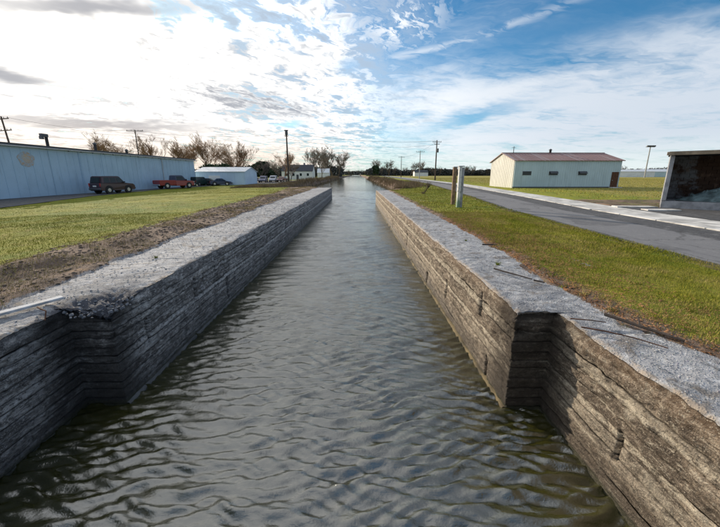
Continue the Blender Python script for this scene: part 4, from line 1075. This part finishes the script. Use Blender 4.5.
def woods():
    r_ = random.Random(77); A = []
    protos = [grow(900+i, 10, .7, 3, .22, 9, .55, minr=.06, k=(8, 6)) for i in range(6)]
    def add(x, y, s_, z0):
        pr = protos[r_.randrange(6)]; a = r_.uniform(0, 6.28); ca, sa = math.cos(a), math.sin(a)
        for p, q, r0, r1, l in pr:
            f = lambda v: Vector((x+s_*(v.x*ca-v.y*sa)*1.25, y+s_*(v.x*sa+v.y*ca)*1.25, z0+s_*v.z))
            A.append((f(p), f(q), r0*s_, r1*s_, l))
    x_ = -34.0
    for i in range(46): add(r_.uniform(14, 150), r_.uniform(320, 400), r_.uniform(.75, 1.25), 1)
    for i in range(42): add(r_.uniform(150, 460), r_.uniform(330, 400), r_.uniform(.8, 1.25), 1)
    for i in range(24): add(r_.uniform(-90, -14), r_.uniform(250, 330), r_.uniform(.8, 1.3), 1)
    for i in range(10): add(r_.uniform(-30, 22), r_.uniform(600, 680), r_.uniform(.9, 1.3), 1)
    o = link('far_woods', segmesh('far_woods', A, M_wood_far, 3)); props(o, 'bare far woods along the horizon', 'woods', None, 'stuff')
    # scrub mass under it
    n = 60000; rg = np.random.default_rng(8)
    sec = rg.random(n); x = np.where(sec < .30, rg.uniform(11, 150, n), np.where(sec < .68, rg.uniform(150, 480, n), np.where(sec < .93, rg.uniform(-160, -13, n), rg.uniform(-40, 25, n))))
    y = np.where(sec < .68, rg.uniform(330, 390, n), np.where(sec < .93, rg.uniform(240, 320, n), rg.uniform(640, 700, n)))
    hmax = 4.2 + 3.8*vn(x*.05, y*.02, 5) + 2.8*vn(x*.22, y*.1, 6)
    z = 1 + hmax*rg.random(n)**.8; p = np.stack([x, y, z], -1)
    a = rg.normal(0, 1, (n, 3)); a /= np.linalg.norm(a, axis=1)[:, None]; b = np.cross(a, rg.normal(0, 1, (n, 3))); b /= np.linalg.norm(b, axis=1)[:, None]
    L = rg.uniform(.5, 1.1, (n, 1)); V = np.stack([p-a*L-b*L*.5, p+a*L-b*L*.4, p+b*L], 1).reshape(-1, 3)
    o = link('distant_scrub', npmesh('distant_scrub', V, np.arange(3*n).reshape(-1, 3), [simple('distant_scrub', (.060, .065, .062), .9, 0, .5, .08, .1, 'pos')])); props(o, 'dark scrub and undergrowth along the far tree line', 'scrub', None, 'stuff')
woods()

# ------------------------------------------------------------------ brush and blades
def blades(name, P, h, w, m, label, cat, lean=.35, tint=None, brown=None, seed=1):
    n = len(P); rg = np.random.default_rng(seed); a = rg.uniform(0, 2*PI, n); dxy = np.stack([np.cos(a), np.sin(a), 0*a], -1)
    t = rg.uniform(0, 2*PI, n); l = np.stack([np.cos(t), np.sin(t), 0*t], -1)*(lean*rg.random(n)*h)[:, None]
    tip = P + l; tip[:, 2] += h*np.sqrt(np.clip(1-lean**2*.5, .1, 1))
    V = np.stack([P-dxy*w[:, None]/2, P+dxy*w[:, None]/2, tip], 1).reshape(-1, 3)
    at = {'tint': np.repeat(tint if tint is not None else rg.random(n), 3), 'brown': np.repeat(brown if brown is not None else np.zeros(n), 3)}
    o = link(name, npmesh(name, V, np.arange(3*n).reshape(-1, 3), [m], attrs=at)); props(o, label, cat, None, 'stuff'); return o
def turf():
    rg = np.random.default_rng(12); P = []; H = []; Wd = []
    def add(n, x0, x1, y0, y1, hh, ww, cond=None, p=1.0):
        y = y0 + (y1-y0)*rg.random(n)**p; x = rg.uniform(x0, x1, n)
        keep = np.ones(n, bool) if cond is None else cond(x, y)
        x, y = x[keep], y[keep]; z = terrain_z(x, y)
        P.append(np.stack([x, y, z-.005], -1)); H.append(hh*rg.uniform(.5, 1.5, len(x))*(.6+.8*vn(x*1.3, y*1.3, 31))); Wd.append(np.full(len(x), ww))
    cr = lambda x, y: (x > bR(y)+.10+.35*rg.random(len(x))**2) & (x < 7.05+road_off(y)+.05*rg.normal(0, 1, len(x)))
    add(120000, 3.1, 7.3, .5, 6.5, .035, .007, cr); add(80000, 3.1, 8.0, 6.5, 14, .045, .012, cr); add(45000, 3.1, 14, 14, 36, .055, .028, cr); add(25000, 3.1, 22, 34, 90, .09, .07, lambda x, y: (x > edgeR(y)+1.5) & (x < 7.0+road_off(y)))
    Pr, Hr, Wr = np.concatenate(P), np.concatenate(H), np.concatenate(Wd); q = Pr[:, 0]-bR(Pr[:, 1])
    br = np.clip((vn(Pr[:, 0]*1.7, Pr[:, 1]*1.7, 61)-.30)*1.3 + (vn(Pr[:, 0]*6, Pr[:, 1]*6, 63)-.5)*.8 + np.exp(-q/.9)*.95 - .05, 0, 1)*(rg.random(len(q)) < .70)
    blades('grass', Pr, Hr, Wr, M_grass, 'short green and browning grass right of the canal', 'grass', .6, brown=br)
    P.clear(); H.clear(); Wd.clear()
    rt = np.random.default_rng(51); ny = 260; cy_ = .8+rt.random(ny)**1.5*22; off = rt.random(ny)**1.6*3.0; cx_ = bR(cy_)+.02+off
    px_ = np.repeat(cx_, 34)+rt.normal(0, .035, ny*34); py_ = np.repeat(cy_, 34)+rt.normal(0, .035, ny*34)
    hh = np.repeat(rt.uniform(.05, .13, ny), 34)*rt.uniform(.5, 1.2, ny*34)
    keep = px_ < 6.9+road_off(py_)
    blades('tall_grass', np.stack([px_, py_, terrain_z(px_, py_)-.01], -1)[keep], hh[keep], np.full(keep.sum(), .009), M_grass, 'taller uneven grass and weeds along the right coping edge', 'grass', .9, tint=np.repeat(rt.random(ny), 34)[keep], brown=np.repeat((rt.random(ny) < .4)*.8, 34)[keep], seed=52)
    bd = lambda y: np.interp(y, [0, 5, 15, 30, 42, 60], [6.5, 6.7, 7.3, 8.0, 9.5, 13])
    cl = lambda x, y: (-x > bd(y)-.2+.9*rg.random(len(x))) & (-x < np.interp(y, [-15, 19, 31, 45, 60, 66], [16, 23.2, 27.6, 30.0, 29.5, 29.0]))
    add(90000, -16, -6, 2, 14, .035, .010, cl); add(130000, -28, -6, 8, 32, .03, .011, cl); add(80000, -31, -8, 30, 66, .04, .026, cl)
    Pl, Hl, Wl = np.concatenate(P), np.concatenate(H), np.concatenate(Wd)
    br = np.clip((vn(Pl[:, 0]*.8, Pl[:, 1]*.8, 62)-.55)*1.6, 0, .8)*(rg.random(len(Pl)) < .6)
    blades('grass', Pl, Hl, Wl, M_grass, 'bright green grass between the dirt edge and the warehouse', 'grass', .6, brown=br, seed=2, tint=np.clip(rg.random(len(Pl))*.5+.9*vn(Pl[:, 0]*.28, Pl[:, 1]*.16, 64)-.15, 0, 1))
    P.clear(); H.clear(); Wd.clear()
    # dead weeds over the earth band on the left
    cw = lambda x, y: (-x > bL(y)+.05) & (-x < bd(y)+.4) & (vn(x*1.6, y*1.1, 33) > .42)
    add(42000, -8.6, -4.6, 1.0, 16, .065, .008, cw); add(16000, -10, -4.6, 14, 42, .10, .022, cw)
    Pw, Hw, Ww = np.concatenate(P), np.concatenate(H), np.concatenate(Wd)
    blades('dead_weeds', Pw, Hw, Ww, M_grass, 'dead brown weeds over the bare earth left of the canal', 'weeds', .9, tint=rg.random(len(Pw)), brown=np.where(rg.random(len(Pw)) < .8, .95, .3), seed=3)
    # field beyond the road
    P.clear(); H.clear(); Wd.clear()
    add(110000, 12, 120, 16, 150, .11, .06, lambda x, y: (x > 15.0+road_off(y)) & ~((x > 20) & (x < 35.5) & (y > 39.5) & (y < 48)) & ~((x > 14) & (x < 24) & (y < 21)))
    Pf, Hf, Wf = np.concatenate(P), np.concatenate(H), np.concatenate(Wd)
    blades('field_grass', Pf, Hf*.8, Wf, M_grass, 'rough yellowing field grass beyond the road', 'grass', .5, tint=np.clip(rg.random(len(Pf))*.5+.5, 0, 1), brown=(rg.random(len(Pf)) < .4)*.8, seed=4)
turf()
def brush_bank():
    rg = np.random.default_rng(44); P = []; H = []; Wd = []
    def add(n, xf, y0, y1, hh, ww):
        y = rg.uniform(y0, y1, n); x = xf(y) + rg.normal(0, .9, n); cl_ = vn(x*.5, y*.3, 71); z = np.maximum(terrain_z(x, y), .1)
        P.append(np.stack([x, y, z-.05], -1)); H.append(hh*(.25+1.1*cl_**1.3)*rg.uniform(.5, 1.2, n)); Wd.append(np.full(n, ww))
    add(9000, lambda y: edgeR(y)+1.4, 38, 75, .85, .05); add(8000, lambda y: edgeR(y)+1.3, 75, 200, 1.2, .12)
    add(9000, lambda y: edgeL(y)-1.4, 44, 75, .8, .05); add(8000, lambda y: edgeL(y)-1.5, 75, 220, 1.2, .12)
    x = rg.uniform(-19, -9, 9000); y = rg.uniform(45.5, 52, 9000)
    P.append(np.stack([x, y, terrain_z(x, y)-.05], -1)); H.append(.55*(.3+vn(x*.7, y*.7, 73))*rg.uniform(.5, 1.2, 9000)); Wd.append(np.full(9000, .04))
    Pb, Hb, Wb = np.concatenate(P), np.concatenate(H), np.concatenate(Wd)
    blades('dead_brush', Pb, Hb, Wb, M_brush, 'reddish-brown dead brush along the canal banks past the lock', 'brush', .7, seed=5)
brush_bank()

# small dead shrub on the right bank
t = empty('dead_shrub', (5.95, 27.4, 1.5)); props(t, 'small dark dead shrub alone on the right-hand grass beyond the posts', 'shrub')
s_ = grow(303, 1.5, .28, 3, .035, 12, 1.0, minr=.008, k=(6, 4)); link('stems', segmesh('stems', s_, M_bark, 4), t)
s2 = grow(304, .55, 1.1, 3, .02, 16, .3, minr=.008, k=(5, 3)); link('low_twigs', segmesh('low_twigs', s2, M_bark, 3), t)

# ------------------------------------------------------------------ loose things on the copings
def stick(pts, r, m, label, name='stick', cat='stick', side=0):
    b = MB()
    for i in range(len(pts)-1):
        ra = r*(1-.5*i/len(pts)); rb = r*(1-.5*(i+1)/len(pts)); b.tube(pts[i], pts[i+1], ra, rb, n=7)
    if side:
        p = Vector(pts[len(pts)//2]); b.tube(p, p+Vector((.09, .12, .05)), r*.5, r*.2, n=5)
    props(b.build(name, m), label, cat)
z = TOP+.035
stick([(3.10, 3.44, z+.02), (3.19, 3.28, z+.02), (3.27, 3.15, z+.015), (3.36, 2.98, z+.02), (3.44, 2.82, z+.02)], .022, M_darkwood, 'thick dark branch lying on the near right coping by the grass', side=1)
stick([(2.56, 5.34, z+.01), (2.68, 5.14, z+.01), (2.76, 5.02, z+.012), (2.88, 4.86, z+.008), (2.94, 4.76, z+.01)], .016, M_darkwood, 'thin dark curved stick on the right coping before the gate recess')
stick([(2.96, 4.74, z), (3.07, 4.62, z)], .014, M_darkwood, 'short dark twig lying at the end of the curved stick')
stick([(3.16, 7.34, z), (3.52, 7.27, z+.01)], .02, M_darkwood, 'short dark stick at the grass edge, farthest on the right coping')
# bent reinforcing rods set in the near right coping
stick([(2.60, 3.16, z), (2.78, 3.05, z+.01), (2.99, 2.90, z+.01), (3.17, 2.72, z)], .009, M_iron, 'thin rusty rod lying across the near right coping', 'iron_rod', 'rod')
stick([(2.62, 3.37, z), (2.82, 3.30, z+.012), (2.98, 3.27, z)], .008, M_iron, 'short rusty rod nearest the recess corner on the right coping', 'iron_rod', 'rod')
b = MB(); b.box((0, 0, 0), (.10, 1.15, .035), bev=.006); o = b.build('plank', M_greywood, None, loc=(-4.50, 3.55, TOP+.05)); o.rotation_euler = (.02, .03, R(-33)); props(o, 'silvery grey plank lying on the left coping by the broken corner', 'plank')
stick([(-4.22, 3.72, z+.02), (-4.10, 3.64, z+.03), (-3.99, 3.60, z+.02), (-3.92, 3.50, z-.06)], .010, M_iron, 'thin bent rusty rod hanging over the left coping edge', 'iron_rod', 'rod')
# weed in a crack on the right coping
def weed(x, y, n, h, label, seed):
    rg = np.random.default_rng(seed); P = np.stack([x+rg.normal(0, .015, n), y+rg.normal(0, .015, n), np.full(n, TOP)], -1)
    t = empty('weed', (0, 0, 0)); o = blades('leaves', P, h*rg.uniform(.5, 1, n), np.full(n, .009), M_grass, None, None, 1.1, tint=rg.random(n)*.4, seed=seed)
    o.parent = t; del o['kind']; props(t, label, 'weed')
weed(2.80, 5.72, 70, .13, 'small green weed growing from a crack beside the curved stick', 6)
weed(2.95, 7.9, 40, .10, 'tiny green weed near the grass edge, farther along the right coping', 7)
weed(-4.35, 6.3, 60, .10, 'small weed on the left coping beyond the broken corner', 9)

def chips(name, n, xf, y0, y1, s0, s1, m, label, zoff=.0, seed=1, p=1.0, usetop=True, flat=.6):
    rg = np.random.default_rng(seed); y = y0+(y1-y0)*rg.random(n)**p; x = xf(y, rg); s_ = np.exp(rg.uniform(math.log(s0), math.log(s1), n))*(.7+.05*y)
    z_ = (np.full(n, TOP+.012) if usetop else terrain_z(x, y)) + zoff
    base = np.array([[-1, -1, -.5], [1, -.8, -.5], [.9, 1, -.5], [-1, .8, -.5], [-.5, -.6, .6], [.6, -.4, .5], [.4, .6, .6], [-.6, .5, .45]])
    F = np.array([[0, 3, 2, 1], [4, 5, 6, 7], [0, 1, 5, 4], [1, 2, 6, 5], [2, 3, 7, 6], [3, 0, 4, 7]])
    B = base[None]*(1+rg.uniform(-.3, .3, (n, 8, 3))); B = B*np.array([1, 1, flat])*s_[:, None, None]*.5
    a = rg.uniform(0, 6.28, n); ca, sa = np.cos(a)[:, None], np.sin(a)[:, None]
    X = B[..., 0]*ca-B[..., 1]*sa; Y_ = B[..., 0]*sa+B[..., 1]*ca
    V = np.stack([X+x[:, None], Y_+y[:, None], B[..., 2]+z_[:, None]+s_[:, None]*.12], -1).reshape(-1, 3)
    o = link(name, npmesh(name, V, (F[None]+8*np.arange(n)[:, None, None]).reshape(-1, 4), [m])); props(o, label, 'gravel', None, 'stuff')
chips('gravel', 4500, lambda y, g_: np.where(y < 3.66, 2.62, 2.12)+.03+(1.5*g_.random(len(y))**.8), 1.2, 16, .006, .024, M_gravel, 'loose crumbled chips on the right coping', seed=2, p=1.4)
chips('gravel', 3500, lambda y, g_: -(np.where(y < 3.8, 3.96, 3.42)+.03+(1.7*g_.random(len(y)))), 1.2, 22, .008, .030, M_gravel, 'loose crumbled chips on the left coping', seed=3, p=1.2)
chips('earth_clods', 5000, lambda y, g_: -(4.7+g_.random(len(y))*2.2+y*.04), 1.5, 26, .010, .075, simple('earth_clod', (.22, .17, .13), .95, 0, .6, 7, .1, 'pos'), 'stony dark clods over the bare earth left of the canal', seed=4, p=1.1, usetop=False)
chips('fallen_leaves', 7000, lambda y, g_: bR(y)+.02+1.6*g_.random(len(y))**2, .8, 12, .014, .034, M_leaf, 'brown leaves caught along the right grass edge', seed=5, usetop=False, flat=.15, zoff=.01)

def corner_rubble():
    r_ = random.Random(31); m_ = simple('broken_concrete', (.12, .13, .15), .9, 0, .6, 9, .2, 'pos', .6); b = MB()
    for i in range(120):
        a = r_.uniform(0, 6.28); q = r_.random()**.6; s_ = math.exp(r_.uniform(math.log(.012), math.log(.055)))
        b.box((-3.62+.40*q*math.cos(a), 3.98+.42*q*math.sin(a), TOP-.105+.06*q+r_.uniform(-.01, .02)), (s_, s_*r_.uniform(.6, 1), s_*r_.uniform(.5, .9)), r_.uniform(0, 3), r_.uniform(-.7, .7), r_.uniform(-.7, .7), bev=s_*.15)
    props(b.build('broken_concrete', m_), 'dark broken lumps of concrete in the crumbled corner of the left lock wall', 'rubble', None, 'stuff')
corner_rubble()
